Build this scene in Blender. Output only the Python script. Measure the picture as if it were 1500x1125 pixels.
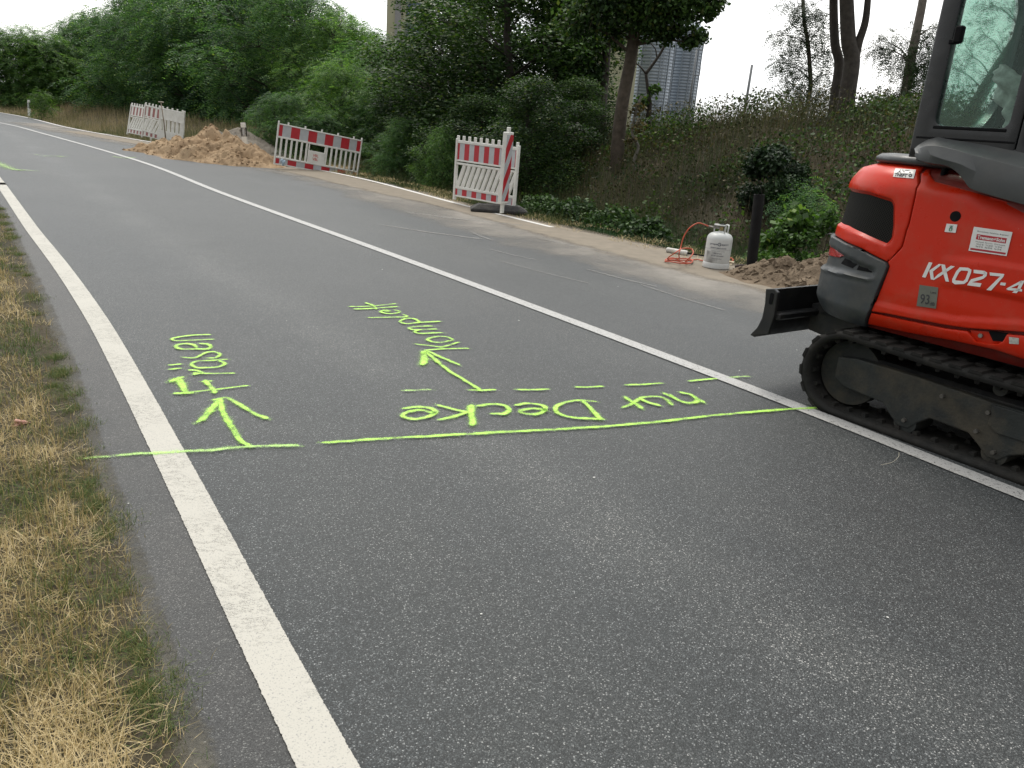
import bpy, bmesh, math, random
import numpy as np
from mathutils import Vector, Matrix, noise as mnoise
from mathutils.geometry import delaunay_2d_cdt
R_ = math.radians
random.seed(7); rng = np.random.default_rng(7)
for o in list(bpy.data.objects): bpy.data.objects.remove(o)
scene = bpy.context.scene
COL = scene.collection

# ------------------------------------------------------------------ camera
CAMH, FPX = 1.45, 1150.0
_p, _r = R_(18.3), R_(4.5)
CF = Vector((0, math.cos(_p), -math.sin(_p)))
_U0 = Vector((0, math.sin(_p), math.cos(_p))); _R0 = Vector((1, 0, 0))
CR = _R0*math.cos(_r) + _U0*math.sin(_r)
CU = _U0*math.cos(_r) - _R0*math.sin(_r)
CAMP = Vector((0, 0, CAMH))
cd = bpy.data.cameras.new("camera"); cam = bpy.data.objects.new("camera", cd); COL.objects.link(cam)
cd.sensor_width = 36; cd.lens = FPX/1500*36; cd.clip_start = .05; cd.clip_end = 3000
cam.matrix_world = Matrix(((CR.x, CU.x, -CF.x, 0), (CR.y, CU.y, -CF.y, 0), (CR.z, CU.z, -CF.z, CAMH), (0, 0, 0, 1)))
scene.camera = cam

# ------------------------------------------------------------------ light
SUN_EL, SUN_AZ = 60, -14      # degrees; azimuth clockwise from +Y
w = bpy.data.worlds.new("World"); scene.world = w; w.use_nodes = True
nt = w.node_tree; nt.nodes.clear()
out = nt.nodes.new('ShaderNodeOutputWorld'); bg = nt.nodes.new('ShaderNodeBackground')
sky = nt.nodes.new('ShaderNodeTexSky'); sky.sky_type = 'NISHITA'; sky.sun_disc = False
sky.sun_elevation = R_(SUN_EL); sky.sun_rotation = R_(SUN_AZ); sky.dust_density = 3.0
tc = nt.nodes.new('ShaderNodeTexCoord'); mp = nt.nodes.new('ShaderNodeMapping'); mp.inputs['Scale'].default_value = (1, 1, 2.2)
nz = nt.nodes.new('ShaderNodeTexNoise'); nz.inputs['Scale'].default_value = 2.2; nz.inputs['Detail'].default_value = 5
cr = nt.nodes.new('ShaderNodeValToRGB'); cr.color_ramp.elements[0].position = .3; cr.color_ramp.elements[1].position = .62
cr.color_ramp.elements[0].color = (9.6, 10.0, 10.4, 1); cr.color_ramp.elements[1].color = (13.5, 13.3, 12.9, 1)
mx = nt.nodes.new('ShaderNodeMixRGB'); mx.inputs[0].default_value = .88
nt.links.new(tc.outputs['Generated'], mp.inputs[0]); nt.links.new(mp.outputs[0], nz.inputs['Vector'])
nt.links.new(nz.outputs[0], cr.inputs[0]); nt.links.new(sky.outputs[0], mx.inputs[1]); nt.links.new(cr.outputs[0], mx.inputs[2])
dt = nt.nodes.new('ShaderNodeVectorMath'); dt.operation = 'DOT_PRODUCT'; nrm = nt.nodes.new('ShaderNodeVectorMath'); nrm.operation = 'NORMALIZE'
_a0 = R_(SUN_AZ+20); dt.inputs[1].default_value = (math.sin(_a0)*.8, math.cos(_a0)*.8, .6)
mr = nt.nodes.new('ShaderNodeMapRange'); mr.inputs[1].default_value = -.6; mr.inputs[2].default_value = 1.0; mr.inputs[3].default_value = .30; mr.inputs[4].default_value = 1.3
ml = nt.nodes.new('ShaderNodeVectorMath'); ml.operation = 'SCALE'
nt.links.new(tc.outputs['Generated'], nrm.inputs[0]); nt.links.new(nrm.outputs[0], dt.inputs[0]); nt.links.new(dt.outputs['Value'], mr.inputs[0]); nt.links.new(mx.outputs[0], ml.inputs[0]); nt.links.new(mr.outputs[0], ml.inputs['Scale'])
nt.links.new(ml.outputs[0], bg.inputs[0]); nt.links.new(bg.outputs[0], out.inputs[0]); bg.inputs[1].default_value = .1
sl = bpy.data.lights.new("sun", 'SUN'); sl.energy = 1.7; sl.angle = R_(20); sl.color = (1, .95, .86)
so = bpy.data.objects.new("sun", sl); COL.objects.link(so)
_az, _el = R_(SUN_AZ), R_(SUN_EL)
sd = Vector((math.sin(_az)*math.cos(_el), math.cos(_az)*math.cos(_el), math.sin(_el)))
so.rotation_euler = sd.to_track_quat('Z', 'Y').to_euler(); so.location = (0, 0, 20)
scene.view_settings.view_transform = 'Standard'; scene.view_settings.look = 'None'
scene.view_settings.exposure = 0.30; scene.view_settings.gamma = 1
scene.render.resolution_x = 1024; scene.render.resolution_y = 768
try: scene.cycles.transparent_max_bounces = 24; scene.cycles.max_bounces = 8
except Exception: pass

# ------------------------------------------------------------------ helpers
def ray(x, y):
    return CF*FPX + CR*(x-750) + CU*(562.5-y)
def G(x, y, z=0.0):                       # where the line of sight of a photo pixel meets height z
    d = ray(x, y); return CAMP + d*((z-CAMH)/d.z)
def PL(x, y, p0, n):                      # ... meets a plane
    d = ray(x, y); return CAMP + d*((Vector(p0)-CAMP).dot(n)/d.dot(n))
def AT(x, y, Y):                          # ... at forward distance Y
    d = ray(x, y); return CAMP + d*(Y/d.y)
def link(o, parent=None):
    COL.objects.link(o)
    if parent is not None: o.parent = parent
    return o
def tag(o, label=None, cat=None, group=None, kind=None):
    if label: o['label'] = label
    if cat: o['category'] = cat
    if group: o['group'] = group
    if kind: o['kind'] = kind
    return o
def empty(name, loc, label, cat, group=None, rz=0):
    o = bpy.data.objects.new(name, None); link(o); o.location = loc; o.rotation_euler = (0, 0, rz)
    o.empty_display_size = .2
    bpy.context.view_layer.update()
    return tag(o, label, cat, group)
def put(name, me, mat, parent=None, world=True):
    """me in world coordinates when world=True; keeps them under a parent"""
    o = bpy.data.objects.new(name, me); link(o, parent)
    if mat is not None and len(me.materials) == 0: me.materials.append(mat)
    if parent is not None and world:
        m = parent.matrix_world.copy() if False else Matrix.LocRotScale(parent.location, parent.rotation_euler, parent.scale)
        q = parent.parent
        while q is not None:
            m = Matrix.LocRotScale(q.location, q.rotation_euler, q.scale) @ m; q = q.parent
        me.transform(m.inverted())
    return o
class MB:
    """mesh builder: several solids joined into one mesh"""
    def __init__(s): s.v = []; s.f = []; s.m = []; s.sm = []; s.mi = 0; s.smooth = False
    def add(s, vs, fs, M=None):
        b = len(s.v)
        for p in vs:
            p = Vector(p); s.v.append(tuple(M @ p) if M is not None else tuple(p))
        for f in fs: s.f.append(tuple(b+i for i in f)); s.m.append(s.mi); s.sm.append(s.smooth)
        return s
    def box(s, x0, x1, y0, y1, z0, z1, M=None, bev=0.0):
        if bev <= 0:
            vs = [(x, y, z) for z in (z0, z1) for y in (y0, y1) for x in (x0, x1)]
            return s.add(vs, [(0, 2, 3, 1), (4, 5, 7, 6), (0, 1, 5, 4), (2, 6, 7, 3), (0, 4, 6, 2), (1, 3, 7, 5)], M)
        b = bev; vs = []; idx = {}
        for X, sx in ((x0, 1), (x1, -1)):
            for Y, sy in ((y0, 1), (y1, -1)):
                for Z, sz in ((z0, 1), (z1, -1)):
                    for a in range(3):
                        p = [X+sx*b, Y+sy*b, Z+sz*b]; p[a] = (X, Y, Z)[a]
                        idx[(sx, sy, sz, a)] = len(vs); vs.append(tuple(p))
        fs = []
        for a in range(3):
            o1, o2 = [i for i in range(3) if i != a]
            for sg in (1, -1):
                q = []
                for e1, e2 in ((1, 1), (1, -1), (-1, -1), (-1, 1)):
                    k = [0, 0, 0]; k[a] = sg; k[o1] = e1; k[o2] = e2; q.append(idx[(k[0], k[1], k[2], a)])
                fs.append(tuple(q))
            for e1 in (1, -1):
                for e2 in (1, -1):
                    ka = [0, 0, 0]; ka[o1] = e1; ka[o2] = e2; ka[a] = 1; kb = list(ka); kb[a] = -1
                    fs.append((idx[(*ka, o1)], idx[(*ka, o2)], idx[(*kb, o2)], idx[(*kb, o1)]))
        for sx in (1, -1):
            for sy in (1, -1):
                for sz in (1, -1): fs.append(tuple(idx[(sx, sy, sz, a)] for a in range(3)))
        return s.add(vs, fs, M)
    def tube(s, pts, rad, n=8, cap=True, M=None, ups=None):
        pts = [Vector(p) for p in pts]; k = len(pts)
        if not hasattr(rad, '__len__'): rad = [rad]*k
        vs = []; fs = []; prev = None
        for i in range(k):
            t = (pts[min(i+1, k-1)]-pts[max(i-1, 0)])
            t = t.normalized() if t.length > 1e-9 else Vector((0, 0, 1))
            if prev is None:
                a = Vector((1, 0, 0)) if abs(t.x) < .9 else Vector((0, 1, 0)); a = (a-t*a.dot(t)).normalized()
            else:
                a = prev-t*prev.dot(t)
                a = a.normalized() if a.length > 1e-6 else Vector((1, 0, 0))
            prev = a; b = t.cross(a)
            for j in range(n):
                th = 2*math.pi*j/n; vs.append(pts[i]+(a*math.cos(th)+b*math.sin(th))*rad[i])
        for i in range(k-1):
            for j in range(n): fs.append((i*n+j, i*n+(j+1) % n, (i+1)*n+(j+1) % n, (i+1)*n+j))
        if cap: fs.append(tuple(reversed(range(n)))); fs.append(tuple((k-1)*n+j for j in range(n)))
        return s.add(vs, fs, M)
    def cyl(s, a, b, r, n=16, r2=None): return s.tube([a, b], [r, r if r2 is None else r2], n)
    def prism(s, poly, d, M=None):
        """closed polygon of 3D points extruded by vector d"""
        n = len(poly); d = Vector(d); P = [Vector(p) for p in poly]
        vs = P+[p+d for p in P]
        fs = [tuple(range(n)), tuple(reversed(range(n, 2*n)))]+[(i, n+i, n+(i+1) % n, (i+1) % n) for i in range(n)]
        return s.add(vs, fs, M)
    def lathe(s, prof, n=24, M=None):
        vs = []; fs = []
        for r, z in prof:
            for j in range(n): th = 2*math.pi*j/n; vs.append((r*math.cos(th), r*math.sin(th), z))
        for i in range(len(prof)-1):
            for j in range(n): fs.append((i*n+j, i*n+(j+1) % n, (i+1)*n+(j+1) % n, (i+1)*n+j))
        fs.append(tuple(reversed(range(n)))); fs.append(tuple((len(prof)-1)*n+j for j in range(n)))
        return s.add(vs, fs, M)
    def mesh(s, name='m', fix=True):
        me = bpy.data.meshes.new(name); me.from_pydata([tuple(v) for v in s.v], [], s.f)
        me.polygons.foreach_set('use_smooth', s.sm); me.polygons.foreach_set('material_index', s.m)
        if fix:
            bm = bmesh.new(); bm.from_mesh(me); bmesh.ops.recalc_face_normals(bm, faces=bm.faces); bm.to_mesh(me); bm.free()
        me.update(); return me
    def build(s, name, mat, parent=None, world=True, smooth=None, auto=None):
        me = s.mesh(name)
        if isinstance(mat, (list, tuple)):
            for m in mat: me.materials.append(m)
            mat = None
        if smooth: me.polygons.foreach_set('use_smooth', [True]*len(me.polygons))
        o = put(name, me, mat, parent, world)
        if auto: autosmooth(o, auto)
        return o
def autosmooth(o, deg=35):
    me = o.data; bm = bmesh.new(); bm.from_mesh(me)
    for f in bm.faces: f.smooth = True
    for e in bm.edges:
        e.smooth = not (len(e.link_faces) != 2 or e.calc_face_angle(0) > R_(deg))
    bm.to_mesh(me); bm.free()
def bevel(o, wdt=.004, seg=2, ang=35):
    m = o.modifiers.new('bevel', 'BEVEL'); m.width = wdt; m.segments = seg; m.limit_method = 'ANGLE'; m.angle_limit = R_(ang)
    m.harden_normals = False
    return o
def npmesh(name, verts, faces_flat, nper, uv=None):
    """fast mesh from numpy; all faces have nper corners"""
    me = bpy.data.meshes.new(name); nv = len(verts); nf = len(faces_flat)//nper
    me.vertices.add(nv); me.vertices.foreach_set('co', np.asarray(verts, np.float32).ravel())
    me.loops.add(nf*nper); me.loops.foreach_set('vertex_index', np.asarray(faces_flat, np.int32))
    me.polygons.add(nf); me.polygons.foreach_set('loop_start', np.arange(0, nf*nper, nper, dtype=np.int32))
    if uv is not None:
        l = me.uv_layers.new(name='UVMap'); l.data.foreach_set('uv', np.asarray(uv, np.float32).ravel())
    me.update(calc_edges=True); return me
def spline(pts, n=8):
    P = [Vector(p) for p in pts]; out = []
    for i in range(len(P)-1):
        a = P[i-1] if i else P[0]*2-P[1]; b, c = P[i], P[i+1]; d = P[i+2] if i+2 < len(P) else P[-1]*2-P[-2]
        for k in range(n):
            t = k/n
            out.append(.5*((2*b)+(c-a)*t+(2*a-5*b+4*c-d)*t*t+(3*b-a-3*c+d)*t**3))
    out.append(P[-1]); return out

# ------------------------------------------------------------------ materials
class N:
    """short node writer"""
    def __init__(s, name):
        s.m = bpy.data.materials.new(name); s.m.use_nodes = True; s.t = s.m.node_tree; s.t.nodes.clear()
        s.o = s.t.nodes.new('ShaderNodeOutputMaterial'); s.b = s.t.nodes.new('ShaderNodeBsdfPrincipled')
        s.t.links.new(s.b.outputs[0], s.o.inputs[0])
    def n(s, ty, **k):
        x = s.t.nodes.new('ShaderNode'+ty)
        for a, v in k.items(): setattr(x, a, v)
        return x
    def set(s, node, key, v):
        if hasattr(v, 'is_linked') or isinstance(v, bpy.types.NodeSocket): s.t.links.new(v, node.inputs[key])
        else:
            if isinstance(v, tuple) and len(v) == 3 and node.inputs[key].type == 'RGBA': v = (*v, 1)
            node.inputs[key].default_value = v
    def pos(s, obj=True): return s.n('TexCoord').outputs['Object']
    def world(s): return s.n('NewGeometry').outputs['Position']
    def noise(s, scale, detail=3, rough=.5, vec=None, sc=None, dist=0):
        x = s.n('TexNoise'); x.inputs['Scale'].default_value = scale; x.inputs['Detail'].default_value = detail
        x.inputs['Roughness'].default_value = rough; x.inputs['Distortion'].default_value = dist
        v = vec if vec is not None else s.pos()
        if sc: mm = s.n('Mapping'); mm.inputs['Scale'].default_value = sc; s.set(mm, 0, v); v = mm.outputs[0]
        s.set(x, 'Vector', v); return x.outputs[0]
    def voro(s, scale, vec=None, feature='F1', rnd=1, out='Distance'):
        x = s.n('TexVoronoi', feature=feature); x.inputs['Scale'].default_value = scale
        s.set(x, 'Vector', vec if vec is not None else s.pos()); return x.outputs[out]
    def ramp(s, f, *st):
        x = s.n('ValToRGB'); e = x.color_ramp.elements
        while len(e) < len(st): e.new(.5)
        for i, (p, c) in enumerate(st):
            e[i].position = p; e[i].color = (*c, 1) if isinstance(c, (tuple, list)) else (c, c, c, 1)
        s.set(x, 0, f); return x.outputs[0]
    def mix(s, f, a, b, mode='MIX'):
        x = s.n('MixRGB', blend_type=mode); s.set(x, 0, f); s.set(x, 1, a); s.set(x, 2, b); return x.outputs[0]
    def math(s, op, a, b=0.0, clamp=False):
        x = s.n('Math', operation=op, use_clamp=clamp); s.set(x, 0, a); s.set(x, 1, b); return x.outputs[0]
    def bump(s, h, st=.3, dist=.01):
        x = s.n('Bump'); x.inputs['Strength'].default_value = st; x.inputs['Distance'].default_value = dist
        s.set(x, 'Height', h); s.set(s.b, 'Normal', x.outputs[0]); return x
    def p(s, **k):
        nm = dict(color='Base Color', rough='Roughness', metal='Metallic', alpha='Alpha', spec='Specular IOR Level', coat='Coat Weight',
                  coatr='Coat Roughness', trans='Transmission Weight', ior='IOR', sheen='Sheen Weight')
        for a, v in k.items(): s.set(s.b, nm[a], v)
        return s.m
def simple(name, col, rough=.5, var=.15, scale=14, metal=0, spec=.5, dirt=None, dirtamt=.5, bump=0, bscale=200, coat=0, dr=(.45, .75)):
    """paint / plastic / metal with uneven tone, dirt patches and fine relief"""
    k = N(name); a = tuple(c*(1-var) for c in col); b = tuple(min(1, c*(1+var)) for c in col)
    c = k.ramp(k.noise(scale, 5, .6), (.3, a), (.7, b))
    r = k.ramp(k.noise(scale*2.3, 4), (.3, max(0, rough-.1)), (.7, min(1, rough+.1)))
    if dirt:
        d = k.ramp(k.noise(scale*.6, 8, .7), (dr[0], 0.), (dr[1], dirtamt)); c = k.mix(d, c, dirt)
        r = k.mix(d, r, (.85, .85, .85))
    if bump: k.bump(k.noise(bscale, 3), bump, .003)
    return k.p(color=c, rough=r, metal=metal, spec=spec, coat=coat)

WHEEL = (2.0, 5.2)
def m_asphalt(name, tint=1.0, fine=False):
    k = N(name); P = k.world()
    st = k.voro(270 if not fine else 300, P, out='Color')          # one tone per stone
    sv = k.ramp(k.n('SeparateColor').outputs[0], (0, 0.), (1, 1.)) if False else None
    sep = k.n('SeparateColor'); k.set(sep, 0, st)
    tone = k.ramp(sep.outputs[0], (0, (.010, .0140, .0155)), (.42, (.023, .0285, .0308)), (.78, (.050, .0585, .0625)), (.94, (.105, .117, .123)), (1, (.33, .345, .35)))
    if fine: tone = k.ramp(sep.outputs[0], (0, (.038, .0385, .0385)), (.5, (.062, .063, .063)), (.88, (.092, .093, .092)), (1, (.24, .24, .23)))
    edge = k.voro(270 if not fine else 300, P)
    pits = k.ramp(edge, (.25, 1.), (.75, .55))
    c = k.mix(1.0, tone, pits, 'MULTIPLY')
    big = k.ramp(k.noise(.55, 4, .55, P), (.28, (.76, .79, .80)), (.72, (1.20, 1.17, 1.14)))
    c = k.mix(1.0, c, big, 'MULTIPLY')
    med = k.ramp(k.noise(5, 5, .65, P), (.25, (.84, .86, .87)), (.75, (1.15, 1.13, 1.11)))
    c = k.mix(1.0, c, med, 'MULTIPLY')
    # lighter, browner bands where wheels run (lengthways streaks of the road surface)
    mm = k.n('Mapping'); mm.inputs['Rotation'].default_value = (0, 0, -math.atan2(.597, .802)*1.0); k.set(mm, 0, P)
    m2 = k.n('Mapping'); m2.inputs['Rotation'].default_value = (0, 0, 0); m2.inputs['Scale'].default_value = (1.15, .07, 1); k.set(m2, 0, mm.outputs[0])
    stz = k.ramp(k.noise(1.2, 3, .5, m2.outputs[0]), (.35, (.93, .94, .95)), (.68, (1.12, 1.09, 1.05)))
    c = k.mix(1.0, c, stz, 'MULTIPLY')
    sx = k.n('SeparateXYZ'); k.set(sx, 0, P)
    lat = k.math('ADD', k.math('ADD', k.math('MULTIPLY', sx.outputs[0], .802), k.math('MULTIPLY', sx.outputs[1], .597)), k.math('MULTIPLY', k.noise(.35, 2, .5, P), .5))
    for ctr_, wd_, amt in ((WHEEL[0], .38, .75), (WHEEL[1], .30, .22)):      # wheel paths, worn paler and browner
        dd = k.math('ABSOLUTE', k.math('SUBTRACT', lat, ctr_+.25)); bnd = k.ramp(k.math('DIVIDE', dd, wd_), (0, amt), (1, 0.))
        bnd = k.math('MULTIPLY', bnd, k.ramp(k.noise(1.1, 3, .6, P), (.35, .45), (.65, 1.1)))
        c = k.mix(bnd, c, k.mix(1.0, c, (1.75, 1.66, 1.60), 'MULTIPLY'))
    dark = k.ramp(k.voro(1.7, P, out='Distance'), (.015, .35), (.035, 1.))
    dk = k.ramp(k.noise(40, 2, .5, P), (.20, .6), (.27, 1.))
    c = k.mix(1.0, c, dk, 'MULTIPLY')
    if tint != 1: c = k.mix(1.0, c, (tint, tint, tint*.99), 'MULTIPLY')
    k.bump(k.math('SUBTRACT', 1.0, edge), .5, .0025)
    return k.p(color=c, rough=.52 if not fine else .6, spec=.30, sheen=.13)
def m_line(name, worn=.5, col=(.78, .77, .72)):
    k = N(name); P = k.world()
    c = k.mix(k.noise(6, 4, .6, P), tuple(x*.9 for x in col), col)
    c = k.mix(k.ramp(k.noise(190, 2, .5, P), (.33, .8), (.42, 0.)), c, (.25, .25, .24))
    uv = k.n('TexCoord').outputs['UV']; s = k.n('SeparateXYZ'); k.set(s, 0, uv)
    a = k.math('ABSOLUTE', s.outputs[1])
    e = k.math('ADD', a, k.math('MULTIPLY', k.noise(70, 3, .6, P), .14))
    al = k.ramp(e, (.985, 1.), (1.0, 0.))
    h = k.ramp(k.noise(75 if worn > .4 else 120, 5, .75, P), (.28+.14*worn, 0.), (.31+.15*worn, 1.))
    cr_ = k.ramp(k.noise(9, 6, .8, P, sc=(1, 2.2, 1)), (.492, 1.), (.497, 0.), (.503, 0.), (.508, 1.)) if worn < .4 else None
    al = k.math('MULTIPLY', al, h)
    if cr_ is not None:
        gate = k.ramp(k.noise(3.0, 3, .6, P), (.45, 1.), (.55, 0.)); al = k.math('MULTIPLY', al, k.math('MAXIMUM', cr_, gate))
    k.bump(k.noise(160, 3, .6, P), .5, .003)
    return k.p(color=c, rough=.6, alpha=al)
def m_spray(name, col=(.40, .80, .07), amount=1.0, grain=260):
    k = N(name); P = k.world()
    uv = k.n('TexCoord').outputs['UV']; s = k.n('SeparateXYZ'); k.set(s, 0, uv)
    a = k.math('ABSOLUTE', s.outputs[1])
    prof = k.ramp(a, (.0, min(1, 1.15*amount)), (.30, 1.0*amount), (.58, .55*amount), (1.0, 0.))
    g = k.noise(grain, 3, .6, P); lo = k.noise(24, 3, .6, P)
    g = k.math('ADD', k.math('MULTIPLY', g, .7), k.math('MULTIPLY', lo, .3))
    g = k.ramp(g, (.30, 0.), (.70, 1.))
    vary = k.ramp(k.noise(7, 4, .6, P), (.30, .62), (.62, 1.0))
    al = k.ramp(k.math('SUBTRACT', k.math('MULTIPLY', prof, vary), k.math('MULTIPLY', g, .92)), (.0, 0.), (.55, .93))
    c = k.mix(k.noise(11, 4, .6, P), col, tuple(min(1, x*1.35+.06) for x in col))
    return k.p(color=c, rough=.55, alpha=al)
def m_film(name, col, amount, sc=(1, 1, 1), scale=3.0, grain=120, gm=.4, var=.2):
    """thin dust or sand lying on the asphalt; strongest along the middle of the sheet"""
    k = N(name); P = k.world()
    uv = k.n('TexCoord').outputs['UV']; s = k.n('SeparateXYZ'); k.set(s, 0, uv)
    a = k.math('ABSOLUTE', s.outputs[1])
    prof = k.ramp(a, (.0, 1.), (.45, .8), (1.0, 0.))
    lo = k.noise(scale, 6, .65, P, sc=sc); g = k.noise(grain, 3, .7, P)
    f = k.math('ADD', k.math('MULTIPLY', lo, 1-gm), k.math('MULTIPLY', g, gm))
    d = k.math('SUBTRACT', k.math('MULTIPLY', prof, amount), k.math('SUBTRACT', f, .2))
    al = k.ramp(d, (0, 0.), (.30, .92))
    c = k.mix(k.noise(5, 5, .6, P), tuple(x*(1-var) for x in col), tuple(min(1, x*(1+var)) for x in col))
    k.bump(g, .4, .006)
    return k.p(color=c, rough=.95, spec=.2, alpha=al)
_rib = [0]
def ribbon_arr(pts, wd, z, scale_u=1.0):
    """flat strip through ground points; uv.y runs -1..1 across"""
    P = [Vector((p[0], p[1], 0)) for p in pts]; n = len(P)
    if not hasattr(wd, '__len__'): wd = [wd]*n
    vs = []; L = 0; us = []
    for i in range(n):
        t = (P[min(i+1, n-1)]-P[max(i-1, 0)]).normalized(); nn = Vector((-t.y, t.x, 0))
        if i: L += (P[i]-P[i-1]).length
        us.append(L)
        for sgn in (-1, 1):
            q = P[i]+nn*(sgn*wd[i]/2); vs.append((q.x, q.y, z))
    fs = []; uv = []
    for i in range(n-1):
        a = 2*i; fs += [a, a+2, a+3, a+1]; uv += [(us[i], -1), (us[i+1], -1), (us[i+1], 1), (us[i], 1)]
    return vs, fs, uv
def ribbons(name, strokes, mat, parent=None, ends=True):
    V = []; F = []; U = []
    for (pts, wd, z) in strokes:
        pts = [Vector((p[0], p[1], 0)) for p in pts]
        if ends:      # rounded feathered ends: extra points with falling width
            n = len(pts); w0 = wd if not hasattr(wd, '__len__') else None
            wl = [wd]*n if w0 is not None else list(wd)
            a = (pts[0]-pts[1]).normalized(); b = (pts[-1]-pts[-2]).normalized()
            pts = [pts[0]+a*wl[0]*.42, pts[0]+a*wl[0]*.25]+pts+[pts[-1]+b*wl[-1]*.25, pts[-1]+b*wl[-1]*.42]
            wl = [wl[0]*.15, wl[0]*.7]+wl+[wl[-1]*.7, wl[-1]*.15]; wd = wl
        v, f, u = ribbon_arr(pts, wd, z); b = len(V); V += v; F += [b+i for i in f]; U += u
    me = npmesh(name, V, F, 4, U)
    # strips must face up
    bm = bmesh.new(); bm.from_mesh(me)
    for f in bm.faces:
        if f.normal.z < 0: f.normal_flip()
    bm.to_mesh(me); bm.free()
    return put(name, me, mat, parent)
# ------------------------------------------------------------------ road lines, traced on the ground
def off2(pts, d):
    out = []
    for i in range(len(pts)):
        t = (pts[min(i+1, len(pts)-1)]-pts[max(i-1, 0)]).normalized(); out.append(pts[i]+Vector((-t.y, t.x, 0))*d)
    return out
def resample(pts, n):
    L = [0]
    for a, b in zip(pts[:-1], pts[1:]): L.append(L[-1]+(b-a).length)
    out = []; j = 0
    for i in range(n):
        s = L[-1]*i/(n-1)
        while j < len(L)-2 and L[j+1] < s: j += 1
        f = (s-L[j])/max(1e-9, L[j+1]-L[j]); out.append(pts[j].lerp(pts[j+1], min(1, max(0, f))))
    return out
Mctl = [G(1500, 728), G(1060, 555), G(600, 383), G(330, 285), G(200, 235), G(60, 195), G(0, 180)]
d0 = (Mctl[0]-Mctl[1]).normalized(); d1 = (Mctl[-1]-Mctl[-2]).normalized()
Mctl = [Mctl[0]+d0*a for a in (28, 14, 7, 3, 1.2)]+Mctl+[Mctl[-1]+d1*14+Vector((-1, -.6, 0)), Mctl[-1]+d1*34+Vector((-7, -5, 0)), Mctl[-1]+d1*70+Vector((-27, -22, 0))]
MID = spline(Mctl, 16)
Lctl = [G(480, 1125), G(363, 895), G(246, 663), G(149, 480), G(89, 390), G(50, 340), G(22, 300), G(0, 268)]
d0 = (Lctl[0]-Lctl[1]).normalized(); d1 = (Lctl[-1]-Lctl[-2]).normalized()
Lctl = [Lctl[0]+d0*a for a in (28, 14, 6, 2.5, .9)]+Lctl
LEFT = spline(Lctl, 12)
midfar = [p for p in MID if p.y > LEFT[-1].y+3.0 and p.x < -6]
LEFT = spline(LEFT[::6]+[LEFT[-1]]+off2(midfar, 3.1)[8::8], 8)
Rctl = [G(775, 325), G(664, 297), G(530, 262), G(420, 241), G(190, 203), G(100, 187), G(0, 165)]
u_ = Vector((-.597, .802, 0)); v_ = Vector((.802, .597, 0))
Rctl = [Rctl[0]-u_*a for a in (38, 32, 26, 20, 14, 9, 5, 2.4)]+Rctl
d1 = (Rctl[-1]-Rctl[-2]).normalized()
Rctl += [Rctl[-1]+d1*20+Vector((-3, -2, 0)), Rctl[-1]+d1*55+Vector((-18, -14, 0))]
RIGHT = spline(Rctl, 12)
Ectl = [G(280, 1125), G(245, 1010), G(215, 920), G(190, 830), G(160, 740), G(135, 665), G(103, 560), G(68, 460), G(30, 372), G(0, 305)]
d0 = (Ectl[0]-Ectl[1]).normalized()
Ectl = [Ectl[0]+(Lctl[0]-Lctl[5]).normalized()*a for a in (28, 14, 6, 2.5, 1, .35)]+Ectl
EDGE = spline(Ectl, 10)
leftfar = [p for p in LEFT if p.y > EDGE[-1].y+2.5 and p.x < EDGE[-1].x]
EDGE = EDGE+off2(leftfar, .45)[4::4]
REDGE = off2(RIGHT, -.12)
NR = 260
Ls = resample(EDGE, NR); Rs = resample(REDGE, NR); LLs = resample(LEFT, NR)

M_asph = m_asphalt('asphalt'); M_asph2 = m_asphalt('asphalt_old', fine=True)
# road sheet
def sheet(name, A, B, z, mat, kind='structure', nx=10, uvn=False, jag=0):
    V = []; F = []; U = []
    for i, (a, b) in enumerate(zip(A, B)):
        for j in range(nx+1):
            q = a.lerp(b, j/nx); V.append((q.x, q.y, z))
    for i in range(len(A)-1):
        for j in range(nx):
            a = i*(nx+1)+j; F += [a, a+1, a+nx+2, a+nx+1]
            U += [(i*.3, -1+2*j/nx), (i*.3, -1+2*(j+1)/nx), ((i+1)*.3, -1+2*(j+1)/nx), ((i+1)*.3, -1+2*j/nx)]
    me = npmesh(name, V, F, 4, U); bm = bmesh.new(); bm.from_mesh(me)
    for f in bm.faces:
        if f.normal.z < 0: f.normal_flip()
    bm.to_mesh(me); bm.free(); me.update()
    return tag(put(name, me, mat), kind=kind)
sheet('road', Ls, Rs, 0.0, M_asph)
# older, finer strip between the left edge line and the verge, with a ragged outer rim
near = resample(EDGE, 1500)
La = np.array([[p.x, p.y] for p in resample(off2(LEFT, .05), 4000)])
nearL = []
for p in near:
    j = int(((La-np.array([p.x, p.y]))**2).sum(1).argmin()); nearL.append(Vector((La[j, 0], La[j, 1], 0)))
ja = []
for i, p in enumerate(near):
    k = mnoise.noise(Vector((i*.11, 0, 3)))*.03+mnoise.noise(Vector((i*.5, 5, 3)))*.014
    ja.append(k)
edge_j = [q+Vector((-.8, -.55, 0))*k for q, k in zip(near, ja)]
sheet('road_shoulder', edge_j, nearL, .0022, M_asph2, nx=2)
Ml1 = m_line('edge_line_paint', .15, (.46, .445, .395)); Ml2 = m_line('centre_line_paint', .75, (.43, .43, .42)); Ml3 = m_line('far_line_paint', .6, (.72, .71, .68))
def line(name, pts, wd, z, mat):
    o = ribbons(name, [(pts, wd, z)], mat, ends=False); return tag(o, kind='structure')
line('edge_line', resample(LEFT, 900), .138, .0066, Ml1)
line('centre_line', resample(MID, 500), .128, .0066, Ml2)
line('far_edge_line', [p for p in RIGHT if p.y > 12.0 or p.x < 0], .11, .0066, Ml3)

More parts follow.
